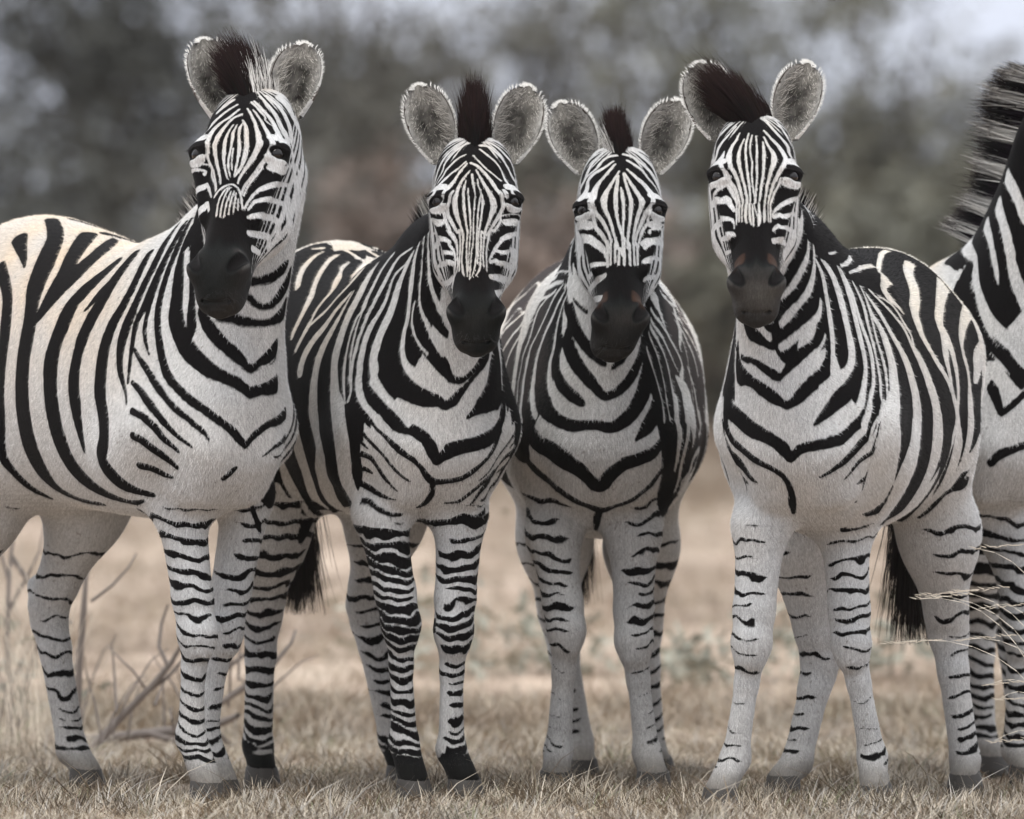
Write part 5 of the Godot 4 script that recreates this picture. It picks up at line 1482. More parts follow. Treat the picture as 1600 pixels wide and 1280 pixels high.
		if cap > 0.0:
			dist = sqrt(maxf(dist, 0.0) * maxf(dist, 0.0) + cap * cap) if dist > 0.0 else maxf(dist, cap)
		return Vector4((lo + t) / SUB, x / ww, y / a, dist)

	func limb(k: int, p: Vector3) -> float:
		var box: AABB = limb_box[k]
		var c := p.clamp(box.position, box.end)
		var far := p.distance_to(c)
		if far > 0.10:
			return far
		var la: PackedVector3Array = limb_a[k]
		var lb: PackedVector3Array = limb_b[k]
		var lr: PackedVector3Array = limb_r[k]
		var d := 1e3
		for i in la.size():
			var a := la[i]
			var ab := lb[i] - a
			var ap := p - a
			var h := clampf(ap.dot(ab) / maxf(ab.length_squared(), 1e-8), 0.0, 1.0)
			var r := lr[i]
			var e := (ap - ab * h).length() - lerpf(r.x, r.y, h)
			var kk := r.z
			var m := maxf(kk - absf(d - e), 0.0) / kk
			d = minf(d, e) - m * m * kk * 0.25
		return d

	func body(p: Vector3) -> float:
		var d := 1e3
		if p.y > 0.40:
			d = trunk(p).w
		var e := minf(minf(limb(0, p), limb(1, p)), minf(limb(2, p), limb(3, p)))
		if e < 0.2:
			d = join(d, e, 0.05)
		e = limb(4, p)
		if e < 0.2:
			d = join(d, e, 0.04)
		return d

	func ball(q: Vector3, c: Vector3, r: float) -> float:
		return q.distance_to(c) - r

	func rod(q: Vector3, a: Vector3, b: Vector3, ra: float, rb: float) -> float:
		var ab := b - a
		var h := clampf((q - a).dot(ab) / ab.length_squared(), 0.0, 1.0)
		return (q - a - ab * h).length() - lerpf(ra, rb, h)

	func join(a: float, b: float, k: float) -> float:
		var m := maxf(k - absf(a - b), 0.0) / k
		return minf(a, b) - m * m * k * 0.25

	func cut(a: float, b: float, k: float) -> float:
		var m := maxf(k - absf(a + b), 0.0) / k
		return maxf(a, -b) + m * m * k * 0.25

	# distance to the head, q in the head's own axes: across, down the face, out of the face
	func skull(q: Vector3) -> float:
		var f := (q.y + 0.035) / 0.591 * 59.0
		var cap := 0.0
		if f < 0.0:
			cap = -0.035 - q.y
			f = 0.0
		elif f > 59.0:
			cap = q.y - 0.556
			f = 59.0
		var i := mini(int(f), 58)
		var t := f - i
		var front := lerpf(hf[i], hf[i + 1], t)
		var back := lerpf(hb[i], hb[i + 1], t)
		var w := lerpf(hw[i], hw[i + 1], t)
		var a := (front - back) * 0.5
		var z := q.z - (front + back) * 0.5
		var x := q.x
		if jaw != 0.0:
			x -= jaw * smoothstep(0.40, 0.54, q.y) * smoothstep(0.03, -0.05, q.z)
		var ww := w * (1.0 - lerpf(hk[i], hk[i + 1], t) * clampf(z / a, -0.4, 1.0))
		var n := 2.35
		var g := pow(pow(absf(x) / ww, n) + pow(absf(z) / a, n), 1.0 / n)
		var r := sqrt(x * x + z * z)
		var d := r * (1.0 - 1.0 / maxf(g, 0.05))
		if cap > 0.0:
			d = sqrt(d * d + cap * cap) if d > 0.0 else maxf(d, cap)
		if d > 0.09:
			return d
		var m := Vector3(absf(x), q.y, q.z)
		if q.y < 0.36:
			d = join(d, ball(m, Vector3(0.072, 0.170, 0.016), 0.040), 0.030)                                                 # orbit
			d = join(d, rod(m, Vector3(0.082, 0.21, 0.006), Vector3(0.058, 0.33, 0.006), 0.020, 0.012), 0.035)               # cheek bone
			d = join(d, rod(m, Vector3(0.052, 0.14, -0.13), Vector3(0.056, 0.27, -0.115), 0.045, 0.036), 0.05)               # jaw muscle
			d = cut(d, ball(m, Vector3(0.090, 0.182, 0.034), 0.0180), 0.008)                                                # eye socket
			d = join(d, rod(m, Vector3(0.066, 0.176, 0.056), Vector3(0.106, 0.168, 0.024), 0.0090, 0.0102), 0.013)           # upper lid
			d = join(d, rod(m, Vector3(0.074, 0.197, 0.047), Vector3(0.101, 0.195, 0.020), 0.0055, 0.0055), 0.012)           # lower lid
		else:
			d = join(d, ball(m, Vector3(0.040, 0.472, 0.024), 0.031), 0.03)                                                 # nostril wings
			d = join(d, rod(m, Vector3(0.0, 0.525, -0.032), Vector3(0.016, 0.522, -0.03), 0.034, 0.03), 0.03)               # chin
			d = cut(d, rod(m, Vector3(0.040, 0.492, 0.056), Vector3(0.060, 0.452, 0.040), 0.009, 0.014), 0.012)              # nostril
			d = cut(d, rod(m, Vector3(0.0, 0.551, 0.004), Vector3(0.026, 0.545, 0.000), 0.004, 0.004), 0.007)                  # mouth
			d = cut(d, rod(m, Vector3(0.026, 0.545, 0.000), Vector3(0.044, 0.522, -0.022), 0.004, 0.004), 0.007)
			d = cut(d, rod(m, Vector3(0.044, 0.522, -0.022), Vector3(0.057, 0.478, -0.052), 0.004, 0.002), 0.007)
		return d

	func head_field(p: Vector3) -> float:
		var q := head_inv * p / head_size
		var d := skull(q) * head_size
		var tr := trunk(p)
		var hide := 0.06 * smoothstep(0.21, 0.29, q.distance_to(Vector3(0, 0.12, -0.08)))
		var e := tr.w + hide
		return join(d, e, 0.045)

	# ---------------------------------------------------------------- meshing: surface nets on the cells that the surface crosses
	func nets(lo: Vector3, hi: Vector3, h: float, is_head: bool) -> Array:
		var B := 4
		var nb := Vector3i(((hi - lo) / (h * B)).ceil())
		var n := nb * B + Vector3i.ONE
		var sx := 1
		var sy := n.x
		var sz := n.x * n.y
		var grid := PackedFloat32Array()
		grid.resize(n.x * n.y * n.z)
		grid.fill(1.0)
		var active := []
		var reach := h * B * (1.4 if is_head else 1.7)
		for bz in nb.z:
			for by in nb.y:
				for bx in nb.x:
					var c := lo + (Vector3(bx, by, bz) + Vector3.ONE * 0.5) * h * B
					var d := head_field(c) if is_head else body(c)
					var base := bx * B + by * B * sy + bz * B * sz
					if absf(d) < (0.12 if not is_head and c.y > 0.95 and c.z > 0.1 else reach):
						active.append(Vector3i(bx, by, bz))
						for k in B:
							for j in B:
								var row := base + j * sy + k * sz
								var y := lo.y + (by * B + j) * h
								var z := lo.z + (bz * B + k) * h
								for i in B:
									var p := Vector3(lo.x + (bx * B + i) * h, y, z)
									grid[row + i] = head_field(p) if is_head else body(p)
					elif d < 0.0:
						for k in B:
							for j in B:
								var row := base + j * sy + k * sz
								for i in B:
									grid[row + i] = -1.0
		var ids := PackedInt32Array()
		ids.resize(n.x * n.y * n.z)
		ids.fill(-1)
		var vs := PackedVector3Array()
		var ns := PackedVector3Array()
		var off := [0, sx, sy, sx + sy, sz, sx + sz, sy + sz, sx + sy + sz]
		var cells := PackedInt32Array()
		for b in active:
			for k in B:
				for j in B:
					for i in B:
						var gx: int = b.x * B + i
						var gy: int = b.y * B + j
						var gz: int = b.z * B + k
						var at := gx + gy * sy + gz * sz
						var v0 := grid[at]
						var v1 := grid[at + sx]
						var v2 := grid[at + sy]
						var v3 := grid[at + sx + sy]
						var v4 := grid[at + sz]
						var v5 := grid[at + sx + sz]
						var v6 := grid[at + sy + sz]
						var v7 := grid[at + sx + sy + sz]
						var neg := int(v0 < 0) + int(v1 < 0) + int(v2 < 0) + int(v3 < 0) + int(v4 < 0) + int(v5 < 0) + int(v6 < 0) + int(v7 < 0)
						if neg == 0 or neg == 8:
							continue
						var s := Vector3.ZERO
						var c := 0
						if (v0 < 0) != (v1 < 0): s += Vector3(v0 / (v0 - v1), 0, 0); c += 1
						if (v2 < 0) != (v3 < 0): s += Vector3(v2 / (v2 - v3), 1, 0); c += 1
						if (v4 < 0) != (v5 < 0): s += Vector3(v4 / (v4 - v5), 0, 1); c += 1
						if (v6 < 0) != (v7 < 0): s += Vector3(v6 / (v6 - v7), 1, 1); c += 1
						if (v0 < 0) != (v2 < 0): s += Vector3(0, v0 / (v0 - v2), 0); c += 1
						if (v1 < 0) != (v3 < 0): s += Vector3(1, v1 / (v1 - v3), 0); c += 1
						if (v4 < 0) != (v6 < 0): s += Vector3(0, v4 / (v4 - v6), 1); c += 1
						if (v5 < 0) != (v7 < 0): s += Vector3(1, v5 / (v5 - v7), 1); c += 1
						if (v0 < 0) != (v4 < 0): s += Vector3(0, 0, v0 / (v0 - v4)); c += 1
						if (v1 < 0) != (v5 < 0): s += Vector3(1, 0, v1 / (v1 - v5)); c += 1
						if (v2 < 0) != (v6 < 0): s += Vector3(0, 1, v2 / (v2 - v6)); c += 1
						if (v3 < 0) != (v7 < 0): s += Vector3(1, 1, v3 / (v3 - v7)); c += 1
						ids[at] = vs.size()
						cells.append(at)
						vs.append(lo + (Vector3(gx, gy, gz) + s / c) * h)
						ns.append(Vector3(v1 + v3 + v5 + v7 - v0 - v2 - v4 - v6, v2 + v3 + v6 + v7 - v0 - v1 - v4 - v5, v4 + v5 + v6 + v7 - v0 - v1 - v2 - v3).normalized())
		var tris := PackedInt32Array()
		var steps := [sx, sy, sz]
		for at in cells:
			var v0 := grid[at]
			for axis in 3:
				var v1 := grid[at + steps[axis]]
				if (v0 < 0) == (v1 < 0):
					continue
				var u: int = steps[(axis + 1) % 3]
				var w: int = steps[(axis + 2) % 3]
				if at - u - w < 0:
					continue
				var a := ids[at]
				var b := ids[at - u]
				var c := ids[at - u - w]
				var d := ids[at - w]
				if b < 0 or c < 0 or d < 0:
					continue
				if v0 < 0:
					tris.append_array([a, c, b, a, d, c])
				else:
					tris.append_array([a, b, c, a, c, d])
		# ease the small steps of the net, then take the normals round each corner
		var sum := PackedVector3Array()
		sum.resize(vs.size())
		var cnt := PackedInt32Array()
		cnt.resize(vs.size())
		for i in range(0, tris.size(), 3):
			for e in 3:
				var a := tris[i + e]
				var b := tris[i + (e + 1) % 3]
				sum[a] += vs[b]
				cnt[a] += 1
		for i in vs.size():
			if cnt[i] > 0:
				var away := sum[i] / cnt[i] - vs[i]
				vs[i] += away * 0.35
		return [vs, ns, tris]

	# ---------------------------------------------------------------- markings
	# signed distance to the edge of the nearest dark stripe, in metres (positive inside)
	func stripes_at(marks: Array, a: float, b: float, ma: float, mb: float, best: float) -> float:
		for m in marks:
			var box: Rect2 = m.box
			var u := a
			if u < box.position.x and box.end.x > 1.0 and m.round:
				u += 2.0
			elif u > box.end.x and box.position.x < -1.0 and m.round:
				u -= 2.0
			var wide: float = m.wide + 0.03
			if u < box.position.x - wide / ma or u > box.end.x + wide / ma or b < box.position.y - wide / mb or b > box.end.y + wide / mb:
				continue
			var line: PackedVector3Array = m.line
			var px := (line[0].x - u) * ma
			var py := (line[0].y - b) * mb
			var pw := line[0].z
			for i in range(1, line.size()):
				var qx := (line[i].x - u) * ma
				var qy := (line[i].y - b) * mb
				var qw := line[i].z
				var ex := qx - px
				var ey := qy - py
				var l2 := ex * ex + ey * ey
				var h := clampf(-(px * ex + py * ey) / maxf(l2, 1e-9), 0.0, 1.0)
				var dx := px + ex * h
				var dy := py + ey * h
				var s := lerpf(pw, qw, h) - sqrt(dx * dx + dy * dy)
				if s > best:
					best = s
				px = qx
				py = qy
				pw = qw
		return best

	func find_thin() -> void:
		for m in body_marks + body_pale:
			# cut the long stripes, so that only their narrow stretches count
			var part := PackedVector3Array()
			for v: Vector3 in m.line:
				part.append(v)
				if part.size() == 5:
					if part[0].z < 0.0055 or part[4].z < 0.0055:
						add_line(thin, part, true)
					part = PackedVector3Array([v])
			if part.size() > 1 and part[0].z < 0.0055:
				add_line(thin, part, true)

	func add_line(to: Array, line: PackedVector3Array, round_body: bool) -> void:
		var box := Rect2(line[0].x, line[0].y, 0, 0)
		var wide := 0.0
		for v in line:
			box = box.expand(Vector2(v.x, v.y))
			wide = maxf(wide, v.z)
		to.append({"line": line, "box": box, "wide": wide, "round": round_body})

	# a stripe through places (across, along, half-width in mm) given as whole numbers
	func stripe(to: Array, flat: Array) -> void:
		var face: bool = is_same(to, face_pale) or is_same(to, face_marks)
		var points := PackedVector3Array()
		for i in range(0, flat.size(), 3):
			points.append(Vector3(flat[i] * 0.001, flat[i + 1] * (0.0001 if face else 0.01), maxf(flat[i + 2], 1.5 if face else 2.0) * 0.001))
		var n := points.size()
		var line := PackedVector3Array()
		for i in n - 1:
			for k in 3:
				line.append(points[i].cubic_interpolate(points[i + 1], points[maxi(i - 1, 0)], points[mini(i + 2, n - 1)], k / 3.0))
		line.append(points[n - 1])
		add_line(to, line, not face)

	# the flank that the camera does not see carries the other flank's stripes
	func mirror(side: float, upto: float) -> void:
		for list in [body_marks, body_pale]:
			for m in list.duplicate():
				var box: Rect2 = m.box
				if box.get_center().x * side > 0.0 and absf(box.get_center().x) > 0.2 and box.get_center().y < upto:
					var line := PackedVector3Array()
					for v: Vector3 in m.line:
						line.append(Vector3(-v.x, v.y, v.z))
					add_line(list, line, true)

	# place on the body: (section, angle round it from the underline, metres per section, metres per turn)
	func place(p: Vector3) -> PackedFloat32Array:
		var lo := 0
		var hi := n_rib - 1
		var slo := rn[lo].dot(p - rd[lo])
		var shi := rn[hi].dot(p - rd[hi])
		if slo <= 0.0:
			hi = 1
			shi = rn[1].dot(p - rd[1])
		elif shi >= 0.0:
			lo = hi - 1
			slo = rn[lo].dot(p - rd[lo])
		else:
			while hi - lo > 1:
				var m := (lo + hi) >> 1
				var sm := rn[m].dot(p - rd[m])
				if sm > 0.0:
					lo = m
					slo = sm
				else:
					hi = m
					shi = sm
		var t := slo / (slo - shi)
		var d := rd[lo].lerp(rd[hi], clampf(t, 0.0, 1.0))
		var v := rv[lo].lerp(rv[hi], clampf(t, 0.0, 1.0))
		var l := rl[lo].lerp(rl[hi], clampf(t, 0.0, 1.0))
		var w := lerpf(rw[lo], rw[hi], clampf(t, 0.0, 1.0))
		var e := v - d
		var a := e.length() * 0.5
		e /= 2.0 * a
		var q := p - (d + v) * 0.5
		var x := q.dot(l) / w
		var y := q.dot(e) / a
		var r := maxf(sqrt(x * x + y * y), 0.05)
		var ang := atan2(x, y)
		var around := PI * r * sqrt(pow(w * cos(ang), 2.0) + pow(a * sin(ang), 2.0))
		return PackedFloat32Array([(lo + t) / SUB, ang / PI, (slo - shi) * SUB, around, r])

	func leg_centre(k: int, y: float) -> Vector3:
		var la: PackedVector3Array = limb_a[k]
		var lb: PackedVector3Array = limb_b[k]
		for i in mini(la.size(), 5):
			if y <= la[i].y and y >= lb[i].y:
				return la[i].lerp(lb[i], (la[i].y - y) / maxf(la[i].y - lb[i].y, 0.001))
		return lb[mini(la.size(), 5) - 1] if y < 0.3 else la[0]

	func leg_stripes(k: int, p: Vector3, best: float) -> float:
		var m: Array = leg_marks[k]
		# [spacing top, knee, shank, foot], [half-width top, knee, shank, foot] in mm, how far round from the outside, height where they end, slant
		var c := leg_centre(k, p.y)
		var side := 1.0 if k % 2 == 0 else -1.0
		var out := (p.x - c.x) * side
		var fwd := p.z - c.z
		var r := maxf(sqrt(out * out + fwd * fwd), 0.01)
		var face: float = out / r
		var wob := noise.get_noise_3d(p.x * 9.0 + k * 31.0, p.y * 9.0, p.z * 9.0)
		var wob2 := noise.get_noise_3d(p.x * 26.0 + k * 17.0, p.y * 26.0, p.z * 26.0)
		var y: float = p.y + wob * 0.020 + wob2 * 0.004 - m[4] * face * r * 0.6 + 0.012 * fwd / r
		var f := 0.0
		var sp := 0.0
		var hw := 0.0
		var sps: Array = m[0]
		var hws: Array = m[1]
		var ys := [0.70, 0.42, 0.24, 0.06]
		var yy := clampf(y, 0.061, 0.699)
		# phase: each stretch counts its own share of stripes
		var ph := 0.0
		for i in 3:
			var top: float = ys[i]
			var bot: float = ys[i + 1]
			if yy >= bot:
				var u := (top - yy) / (top - bot)
				var a: float = sps[i]
				var b: float = sps[i + 1]
				ph += (top - bot) * (u / a + 0.5 * u * u * (1.0 / b - 1.0 / a))
				sp = 1.0 / lerpf(1.0 / a, 1.0 / b, u)
				hw = lerpf(hws[i], hws[i + 1], u)
				break
			ph += (top - bot) * 0.5 * (1.0 / float(sps[i]) + 1.0 / float(sps[i + 1]))
		if y > 0.699:
			sp = sps[0]
			hw = hws[0]
			ph = (0.70 - y) / sp
		var n := roundf(ph)
		var pick := absf(fmod(sin(n * 12.9 + k * 78.2 + seed_no * 3.7) * 43758.5, 1.0))
		hw = hw * (0.7 + 0.6 * pick) * 0.001
		var limit: float = m[2]
		var gap := face - limit + 0.5 * wob + 0.5 * (pick - 0.5)
		var s: float = hw - absf(ph - n) * sp + minf(gap, 0.0) * 0.02 + wob2 * 0.001
		var fade: float = smoothstep(float(m[3]) + 0.05, float(m[3]) - 0.03, p.y)
		s = lerpf(-0.02, s, fade * smoothstep(0.058, 0.078, p.y))
		return maxf(best, s)

	func paint(p: Vector3, nrm: Vector3, is_head: bool) -> void:
		var s := -0.03
		var tone := 0.25
		var n1 := noise.get_noise_3dv(p * 6.0)
		var n2 := fine.get_noise_3dv(p * 60.0)
		var c := Color(0.63, 0.635, 0.635)
		var q := head_inv * p / head_size if has_head else Vector3(9, 9, 9)
		var in_head := 0.0
		if is_head:
			in_head = smoothstep(0.01, -0.01, skull(q) - 0.012)
		if not is_head or in_head < 1.0:
			var w := place(p)
			if w[4] < 1.5:
				s = stripes_at(body_marks, w[1], w[0], w[3], w[2], s)
				s = minf(s, -stripes_at(body_pale, w[1], w[0], w[3], w[2], -0.03))
				s = lerpf(s, -0.03, smoothstep(1.3, 1.5, w[4]))
			tone = lerpf(0.25, black_tone, smoothstep(0.22, 0.45, absf(w[1])) * smoothstep(10.0, 8.5, w[0]))
			var high := smoothstep(0.35, 0.75, absf(w[1])) * smoothstep(9.5, 6.5, w[0])
			c = c.lerp(Color(0.72, 0.72, 0.71), smoothstep(0.12, 0.4, absf(w[1])) * smoothstep(0.65, 0.8, p.y))
			c = c.lerp(tint_top, high * (0.75 + 0.5 * n1))
			if p.y < 0.95:
				for k in 4:
					var l := limb(k, p)
					if l < 0.035:
						s = leg_stripes(k, p, s)
				# dust and short grey hair towards the feet
				c = c.lerp(Color(0.50, 0.48, 0.45), smoothstep(0.35, 0.02, p.y) * 0.6)
			if p.y < 0.10:
				# the dark, dusty band over the hoof
				var low := smoothstep(0.10, 0.05, p.y + n1 * 0.02) * boot
				s = lerpf(s, 0.012, low)
				tone = lerpf(tone, 0.55, smoothstep(0.1, 0.05, p.y))
				c = c.lerp(Color(0.24, 0.22, 0.195), smoothstep(0.095 + 0.03 * n1, 0.03, p.y) * 0.9)
		if in_head > 0.0:
			var f := clampf((q.y + 0.035) / 0.591 * 59.0, 0.0, 58.9)
			var zc := lerpf(hf[int(f)], hf[int(f) + 1], f - int(f)) - 0.09
			var ang := atan2(q.x, q.z - zc)
			var r := sqrt(q.x * q.x + (q.z - zc) * (q.z - zc))
			var sh := clampf(minf((face_wide - absf(ang)) * r, q.y - 0.005), -0.03, 0.03)
			if absf(ang) > face_wide - 0.05 and q.y > 0.06:
				for k in 5:
					sh = maxf(sh, 0.0045 - 0.0004 * k - absf(absf(ang) - face_wide - 0.10 - 0.17 * k - 0.02 * n1) * r)
			sh = minf(sh, -stripes_at(face_pale, ang, q.y, r, 1.0, -0.03))
			sh = stripes_at(face_marks, ang, q.y, r, 1.0, sh)
			var cc := Color(0.765, 0.765, 0.76).lerp(tint_top, 0.45 * smoothstep(0.9, 0.3, absf(ang)) * (0.7 + n1))
			# eye surround
			var e := Vector3(absf(q.x), q.y, q.z).distance_to(Vector3(0.090, 0.184, 0.036))
			var fold := Vector3(absf(q.x), q.y, q.z)
			sh = minf(sh, rod(fold, Vector3(0.078, 0.150, 0.056), Vector3(0.112, 0.147, 0.018), 0.0, 0.0) - 0.011)
			# a pale patch under the eye, a dark almond round it
			if q.y > 0.196:
				sh = minf(sh, e - 0.031 - 0.005 * n1)
			var eo := fold - Vector3(0.090, 0.183, 0.036)
			var ea := eo.dot(Vector3(0.77, -0.15, -0.62))
			var lid := sqrt(pow(ea / 1.55, 2.0) + pow(eo.y / 0.95, 2.0) + pow((eo - Vector3(0.77, -0.15, -0.62) * ea - Vector3(0, eo.y, 0)).length() / 1.4, 2.0))
			sh = maxf(sh, 0.0160 - lid)
			# fine lines that spread from the forelock
			var crown := Vector2(q.x, q.y + 0.012)
			var ca := absf(atan2(crown.x, crown.y))
			var cr := crown.length()
			if cr < 0.11 and ca > 0.45 and ca < 1.5:
				var step := 0.17
				var off := absf(fposmod(ca + 0.02 * n1, step) - step * 0.5) * cr
				sh = minf(sh, off - 0.0021 * smoothstep(0.11, 0.085, cr))
			# bare dark muzzle, lower down the sides
			var edge := muzzle_line + 0.018 * absf(sin(q.x * 90.0)) * smoothstep(0.05, 0.03, absf(q.x)) + (muzzle_side - muzzle_line) * smoothstep(0.55, 1.15, absf(ang)) + 0.004 * n2
			var mz := q.y - edge
			if mz > -0.02:
				sh = maxf(sh, clampf(mz, -0.02, 0.03))
				var into := smoothstep(0.0, 0.02, mz)
				var m := Vector3(absf(q.x), q.y, q.z)
				var grey := nose_grey + 0.22 * smoothstep(0.44, 0.50, q.y) * (0.5 + 0.8 * n1)
				var hole := rod(m, Vector3(0.040, 0.492, 0.056), Vector3(0.060, 0.452, 0.040), 0.009, 0.014)
				grey = lerpf(grey, 0.86, smoothstep(0.022, 0.008, hole) * smoothstep(-0.010, 0.012, m.x - 0.050 + (0.472 - m.y) * 0.4))
				grey = lerpf(grey, 0.25, smoothstep(0.0065, 0.002, hole))
				tone = lerpf(tone, grey, smoothstep(0.01, 0.05, mz))
				if q.z < -0.01 and q.y > 0.50:
					tone = lerpf(tone, 0.7, smoothstep(-0.01, -0.04, q.z))
			var mb := q.y - muzzle_line - 0.002
			if mb > 0.0 and sh > 0.0:
				var rust := smoothstep(0.0, 0.008, mb) * smoothstep(0.070, 0.020, mb) * smoothstep(0.020, 0.036, absf(q.x) + 0.008 * n1) * smoothstep(1.25, 0.95, absf(ang))
				tone = lerpf(tone, 0.04, smoothstep(0.1, 0.7, brown_nose * rust))
			s = lerpf(s, sh, in_head)
			c = c.lerp(cc, in_head)
		s += n2 * 0.0012
		# dust and a few specks
		var stain := noise.get_noise_3dv(p * 2.7 + Vector3(9, 3, 5))
		c = c.lerp(Color(0.62, 0.56, 0.49), 0.2 * smoothstep(0.1, 0.5, stain) * (1.0 - in_head))
		var speck := fine.get_noise_3dv(p * 95.0 + Vector3(4, 8, 1))
		if speck > 0.52 and stain < -0.05:
			c = c.lerp(Color(0.30, 0.27, 0.25), 0.8 * smoothstep(0.52, 0.65, speck))
		var v := 0.92 + 0.10 * n1 + 0.08 * n2
		out_c.append(Color(c.r * v, c.g * v, c.b * v))
		out_u.append(Vector2(clampf(0.5 + s / 0.064, 0.02, 0.98), clampf(tone, 0.02, 0.98)))
		out_v.append(p)
		out_n.append(nrm)
		# one short hair from here, lying with the coat
		if hairy and nrm.dot(view) > -0.3 and p.y > 0.06 and (in_head < 0.5 or q.y < muzzle_line) and skull_far(q):
			var flow := Vector3(0, -1, 0)
			if not is_head and p.y > 0.62 and p.z < 0.42:
				flow = Vector3(0.0, -0.75, -0.65)
			var h := sin(out_v.size() * 12.9898) * 43758.547
			h -= floorf(h)
			var h2 := sin(out_v.size() * 78.233) * 12543.123
			h2 -= floorf(h2)
			var lie := flow - nrm * flow.dot(nrm)
			lie = (lie.normalized() + nrm * (0.28 + 0.3 * h) + nrm.cross(lie) * (h2 - 0.5) * 0.7).normalized()
			var across := nrm.cross(lie).normalized()
			p += across * (h - 0.5) * 0.006 + lie * (h2 - 0.7) * 0.005 - nrm * 0.0004
			var length := (0.0055 if is_head else 0.0085 if p.y > 0.6 else 0.006) * (0.6 + 0.7 * h2)
			var wide := 0.0008 + 0.0004 * h
			var x := across * wide
			var y := nrm
			var z := lie * length
			var k := 0.82 + 0.3 * h
			var hc := Color(c.r * k, c.g * k, c.b * k)
			if s > 0.0:
				hc = Color(0.0065, 0.0063, 0.007).lerp(Color(0.06, 0.035, 0.025), clampf(1.0 - tone * 4.0, 0.0, 1.0)).lerp(Color(0.066, 0.052, 0.051), clampf(tone * 2.0 - 0.5, 0.0, 1.0)) * k
			fur.append_array([x.x, y.x, z.x, p.x, x.y, y.y, z.y, p.y, x.z, y.z, z.z, p.z, hc.r, hc.g, hc.b, 1.0])

	func skull_far(q: Vector3) -> bool:
		# the eyes and the mouth stay bare
		return Vector3(absf(q.x), q.y, q.z).distance_to(Vector3(0.09, 0.182, 0.036)) > 0.026

	func add_net(net: Array, is_head: bool, again: Callable) -> void:
		var vs: PackedVector3Array = net[0]
		var ns: PackedVector3Array = net[1]
		var tris: PackedInt32Array = net[2]
		var fur_upto := vs.size()
		for level in 2:
			var split := {}
			var out := PackedInt32Array()
			for i in range(0, tris.size(), 3):
				var a := tris[i]
				var b := tris[i + 1]
				var c := tris[i + 2]
				if not again.call(level, vs[a], ns[a]):
					out.append(a)
					out.append(b)
					out.append(c)
					continue
				var m := PackedInt32Array([0, 0, 0])
				var e := PackedInt32Array([a, b, b, c, c, a])
				for k in 3:
					var u := mini(e[k * 2], e[k * 2 + 1])
					var w := maxi(e[k * 2], e[k * 2 + 1])
					var key := u * 4194304 + w
					var got: int = split.get(key, -1)
					if got < 0:
						got = vs.size()
						split[key] = got
						vs.append((vs[u] + vs[w]) * 0.5)
						ns.append((ns[u] + ns[w]).normalized())
					m[k] = got
				out.append_array([a, m[0], m[2], m[0], b, m[1], m[2], m[1], c, m[0], m[1], m[2]])
			tris = out
			if level == 0 and not is_head:
				fur_upto = vs.size()
		var first := out_v.size()
		for i in vs.size():
			hairy = i < fur_upto
			paint(vs[i], ns[i], is_head)
		for i in tris:
			out_i.append(first + i)

	func split_body(level: int, p: Vector3, n: Vector3) -> bool:
		if level == 0:
			return n.dot(view) > -0.4
		if n.dot(view) < -0.2 or p.y < 0.55:
			return false
		var w := place(p)
		for m in thin:
			var box: Rect2 = m.box
			if w[0] < box.position.y - 0.012 / w[2] or w[0] > box.end.y + 0.012 / w[2] or w[1] < box.position.x - 0.012 / w[3] or w[1] > box.end.x + 0.012 / w[3]:
				continue
			if stripes_at([m], w[1], w[0], w[3], w[2], -0.05) > -0.010:
				return true
		return false

	func split_head(level: int, p: Vector3, n: Vector3) -> bool:
		if level > 0:
			return false
		var q := head_inv * p / head_size
		return q.y < 0.45 and q.z > -0.06 and n.dot(head.basis.z) > -0.2

	# ---------------------------------------------------------------- ears: a cupped leaf with an inside, an outside and a rim
	var ear_hair := []   # [root, direction, length] for the hair inside

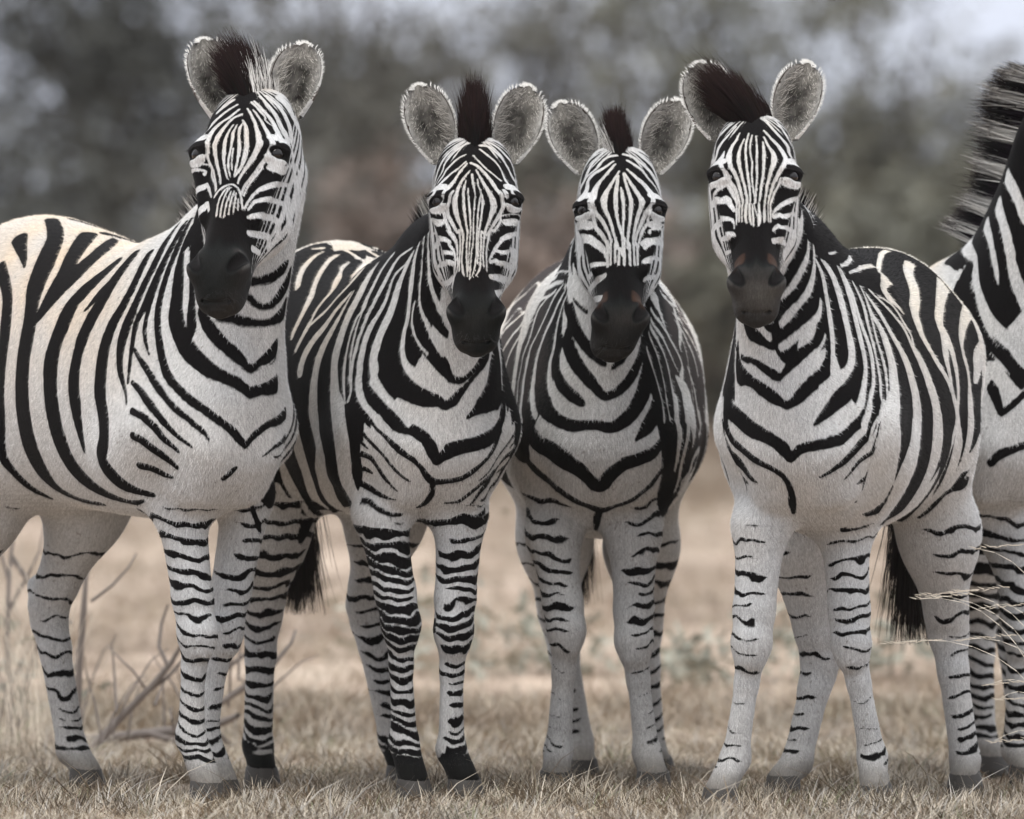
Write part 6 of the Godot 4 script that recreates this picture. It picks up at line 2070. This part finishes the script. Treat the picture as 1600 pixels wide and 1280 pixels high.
	func ear(base: Vector3, tip: Vector3, open: Vector3, width: float, rng: RandomNumberGenerator) -> void:
		# all in the head's own axes; open: the way its hollow faces
		var up := (tip - base)
		var length := up.length()
		up /= length
		var side := up.cross(open).normalized()
		var front := side.cross(up).normalized()
		var nu := 20
		var nv := 26
		for shell in 2:
			var first := out_v.size()
			for j in nv + 1:
				var v := float(j) / nv * 0.988
				var w := width * (sqrt(maxf(1.0 - pow((v - 0.52) / 0.48, 2.3), 0.0)) if v > 0.52 else lerpf(0.42, 1.0, sin(v / 0.52 * PI * 0.5)))
				w = maxf(w, 0.002)
				var curl := lerpf(1.85, 1.0, pow(v, 0.6))
				for i in nu + 1:
					var u := (float(i) / nu) * 2.0 - 1.0
					var rad := w / sin(minf(curl, 1.45))
					var off := side * sin(u * curl) * rad + front * (1.0 - cos(u * curl)) * rad
					var back := front * (sin(v * PI) * -0.012 - 0.055 * (1.0 - v) * (1.0 - v) * 0.4)
					var q := base + up * (v * length * (1.0 - 0.06 * u * u)) + off + back
					var nrm := (-side * sin(u * curl) + front * cos(u * curl)).normalized()
					var rim := smoothstep(0.78, 1.0, absf(u)) + smoothstep(0.86, 1.0, v)
					var s := -0.03
					var c := Color(0.70, 0.69, 0.67)
					var tone := 0.0
					var n1 := noise.get_noise_3dv(q * 30.0)
					var n2 := fine.get_noise_3dv(q * 160.0)
					if shell == 0:
						q += nrm * -0.002
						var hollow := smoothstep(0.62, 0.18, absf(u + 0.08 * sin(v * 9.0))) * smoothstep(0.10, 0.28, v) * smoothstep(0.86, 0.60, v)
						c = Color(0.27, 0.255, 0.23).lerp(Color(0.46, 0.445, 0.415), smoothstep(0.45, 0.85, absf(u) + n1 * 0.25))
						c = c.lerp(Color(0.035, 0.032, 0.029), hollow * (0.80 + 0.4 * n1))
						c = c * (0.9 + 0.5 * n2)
						s = lerpf(-0.03, 0.008, smoothstep(0.80, 0.84, absf(u) + 0.05 * n1) * smoothstep(0.97, 0.93, absf(u)) * smoothstep(0.12, 0.3, v + 0.2 * n1) * smoothstep(0.98, 0.9, v))
						if absf(u) > 0.99 or j == nv:
							ear_rim.append([q, (side * u * 0.8 + up * maxf(v - 0.4, 0.0) * 1.6).normalized(), up if j < nv else side])
						if absf(u) < 0.76 and rng.randf() < 1.0 - 0.55 * hollow:
							ear_hair.append([q, nrm, u, v, side, up])
					else:
						q -= nrm * (0.007 * (1.0 - clampf(rim, 0.0, 1.0)) + 0.002)
						if v < 0.45 and v > 0.22:
							s = 0.008
						nrm = -nrm
					out_v.append(head * (q * head_size))
					out_n.append((head.basis * nrm).normalized())
					out_c.append(c)
					out_u.append(Vector2(clampf(0.5 + s / 0.064, 0.02, 0.98), tone + 0.02))
			for j in nv:
				for i in nu:
					var a := first + j * (nu + 1) + i
					var b := a + 1
					var c := a + nu + 1
					var d := c + 1
					if shell == 0:
						out_i.append_array([a, b, c, b, d, c])
					else:
						out_i.append_array([a, c, b, b, c, d])
		# the rim joins the two shells
		var n := (nu + 1) * (nv + 1)
		var s0 := out_v.size() - 2 * n
		for j in nv:
			for e in [0, nu]:
				var a: int = s0 + j * (nu + 1) + e
				var b: int = a + nu + 1
				out_i.append_array([a, b, a + n, b, b + n, a + n] if e == 0 else [a, a + n, b, b, a + n, b + n])
		for i in nu:
			var a := s0 + nv * (nu + 1) + i
			out_i.append_array([a, a + 1, a + n, a + 1, a + 1 + n, a + n])

	func build(ears: Array) -> void:
		noise.seed = seed_no
		noise.frequency = 1.0
		noise.fractal_octaves = 2
		find_thin()
		fine.seed = seed_no + 50
		fine.frequency = 1.0
		fine.fractal_octaves = 2
		var lo := Vector3(-0.42, 0.03, -1.12)
		var hi := Vector3(0.42, 1.40, 0.60)
		for i in n_rib:
			lo = lo.min(rd[i] - Vector3.ONE * 0.14)
			hi = hi.max(rd[i] + Vector3.ONE * 0.14)
		for k in 5:
			lo = lo.min(limb_box[k].position - Vector3.ONE * 0.03)
			hi = hi.max(limb_box[k].end + Vector3.ONE * 0.03)
		lo.y = -0.04
		if has_head:
			# the body's net stops inside the head; the head's own finer net goes on from there
			add_net(nets(lo, hi, 0.010, false), false, split_body)
			var c := head * (Vector3(0, 0.2, -0.08) * head_size)
			add_net(nets(c - Vector3(0.26, 0.34, 0.36), c + Vector3(0.26, 0.34, 0.36), 0.0036, true), true, split_head)
			var rng := RandomNumberGenerator.new()
			rng.seed = seed_no
			for e in ears:
				ear(e[0], e[1], e[2], e[3], rng)
		else:
			add_net(nets(lo, hi, 0.011, false), false, split_body)

	func arrays() -> Array:
		var a := []
		a.resize(Mesh.ARRAY_MAX)
		a[Mesh.ARRAY_VERTEX] = out_v
		a[Mesh.ARRAY_NORMAL] = out_n
		a[Mesh.ARRAY_COLOR] = out_c
		a[Mesh.ARRAY_TEX_UV] = out_u
		a[Mesh.ARRAY_TEX_UV2] = out_u
		a[Mesh.ARRAY_INDEX] = out_i
		return a
